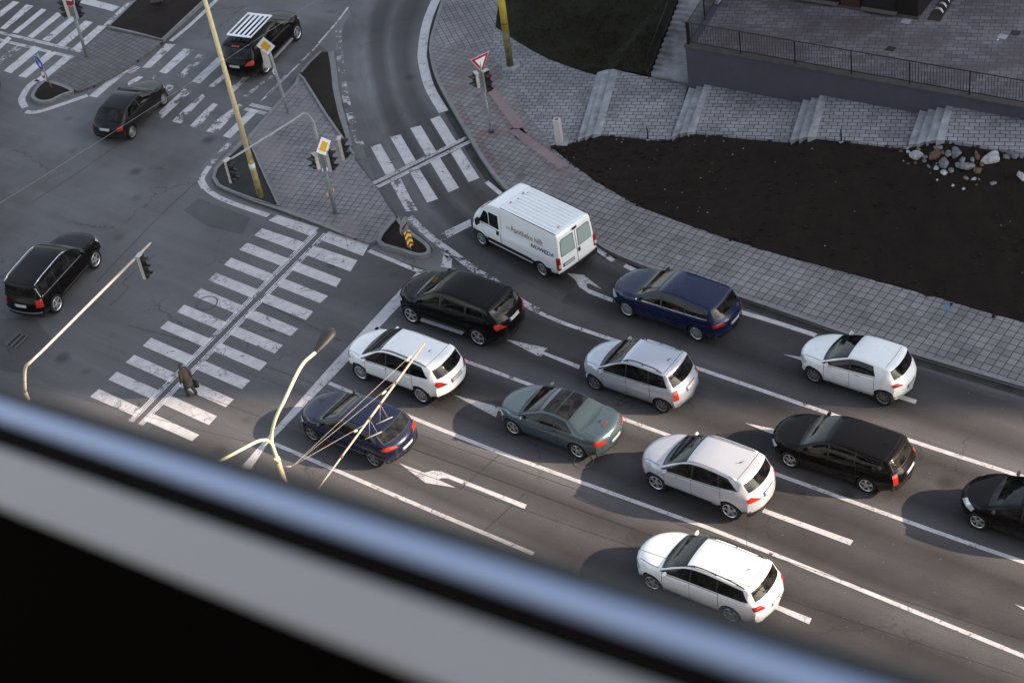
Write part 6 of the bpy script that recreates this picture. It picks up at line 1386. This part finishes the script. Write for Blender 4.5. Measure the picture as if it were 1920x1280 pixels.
tube_bm(bm, [(.222, 0, 1.64), (.240, 0, 1.612), (.226, 0, 1.600)], [.008, .013, .010], 8); face = fin('face', bm, SK, e, 180)
for sg in (-1, 1):
    bm = bmesh.new(); bmesh.ops.create_uvsphere(bm, u_segments=8, v_segments=6, radius=.010, matrix=Matrix.Translation((.216, sg*.030, 1.636))); fin('eye', bm, DARKM, face, 180)
bm = bmesh.new(); box_bm(bm, (.218, 0, 1.572), (.008, .042, .010), bevel=.003); fin('mouth', bm, mat('lips', (.32, .13, .11), .6), face)
b2 = empty('shoulder_bag', up(pb, .0), 'dark bulky bag hanging from the hand of the brown coated person', 'bag', None, R(140))
bm = bmesh.new(); b2.scale = (.79, .79, .82); bmesh.ops.create_icosphere(bm, subdivisions=3, radius=1)
for v in bm.verts:
    n_ = v.co.copy(); v.co = Vector((-.02+n_.x*.24*(1 if abs(n_.x) < .8 else .93), -.37+n_.y*.13, .40+n_.z*.22*(1.05 if n_.z < 0 else .95)+.02*mnoise.noise(n_*3)))
fin('pouch', bm, BAG, b2, 180)
for dx in (-.09, .07): tube('strap', smooth_line([(dx-.05, -.34, .58), (-.02, -.27, .80), (dx+.05, -.37, .58)], 5), .014, BAG, b2, 6)
bm = bmesh.new(); box_bm(bm, (-.12, -.48, .38), (.10, .02, .06), bevel=.005); fin('buckle', bm, mat('buckle', (.4, .4, .38), .4), b2)

# ------------------------------------------------------------------ buildings round the photographer, the window sill in front of the lens
FD = WD; FN = WN                                     # facade direction and its outward normal (parallel to the terrace wall)
def fbox(name, c, s, m, parent=None, bevel=0):
    bm = bmesh.new(); box_bm(bm, c, s, FD, FN, Vector((0, 0, 1)), 0, bevel); return fin(name, bm, m, parent)
sz = CH-1.0
BD = (fwd*FPX+RT*(-2500-960)-UP*(-60-640)).normalized()      # run of the tilted sash frame
def ang(y):                                          # where a frame edge meets the left edge of the view, as a direction square to the frame
    d = fwd*FPX+RT*(-960)-UP*(y-640); d = d-BD*d.dot(BD); return d.normalized()
EY = Vector((0, 0, CH)); RHO = .62; e = empty('window_frame', EY+ang(850)*RHO, 'blurred blue and grey window frame close to the camera across the lower left', 'window frame')
def bar(name, y0, y1, lift, m, bev, wide=None):
    a, b_ = ang(y0), ang(y1); mid = (a+b_).normalized(); tn = (b_-a).normalized(); wd = (b_-a).length*RHO if wide is None else wide
    c_ = EY+mid*(RHO-lift+.02) if wide is None else EY+a*(RHO-lift+.02)+tn*wd/2
    bm = bmesh.new(); box_bm(bm, c_-e.location, (5.0, wd, .04), BD, tn, BD.cross(tn), 0, bev); return fin(name, bm, m, e)
bar('outer_lip', 718, 750, .000, mat('lip_teal', (.05, .06, .066), .6), .001)
bar('outer_rail', 739, 800, .004, mat('sill_sky_sheen', (.46, .64, 1.0), .26, .15), .0055)  # sky reflection on the rail painted in as a blue base colour
bar('gasket', 792, 848, .000, mat('gasket_black', (.006, .005, .005), .9, spec=.1), 0)
bar('inner_rail', 839, 952, .003, mat('sill_grey_plastic', (.42, .455, .49), .4), .002)
bar('inner_panel', 945, 990, .000, mat('sill_shaded_wood', (.0022, .0016, .0012), .9, spec=.02), 0, 1.6)  # wood taken near black: shade of the unlit room put into its colour
FAC = m_noise('facade_render', (.16, .15, .14), (.22, .21, .20), .5, .9, .1)
e = empty('apartment_building', FN*-7, 'pale rendered apartment building the photo is taken from', 'building')
fbox('wall', Vector((0, 0, (sz-.07)/2)), (70, 14.2, sz-.07), FAC, e); fbox('upper_wall', Vector((0, 0, sz+6))-FN*1.2, (70, 11, 11.9), FAC, e)
GL = mat('facade_glass', (.012, .014, .017), .08)
for r_ in range(5):
    for k in range(18):
        w_ = fbox('window', FN*7.11+FD*(-29.75+3.5*k)+Vector((0, 0, 4+7.2*r_)), (1.9, .06, 1.7), GL, e)
# tower to the right of the photo: it shades the far part of the junction
sdh = Vector((math.cos(SUN_AZ), math.sin(SUN_AZ), 0)); spd = Vector((-sdh.y, sdh.x, 0)); TB = 39.0
edge = G(1000, 760).dot(spd); c = sdh*(TB+66)+spd*(edge+45)
e = empty('unseen_tower_block', c, 'tall tower block beyond the right edge, shading the far side of the junction', 'building')
bm = bmesh.new(); box_bm(bm, Vector((0, 0, 34)), (14, 90, 68), sdh, spd, Vector((0, 0, 1))); fin('wall', bm, FAC, e)
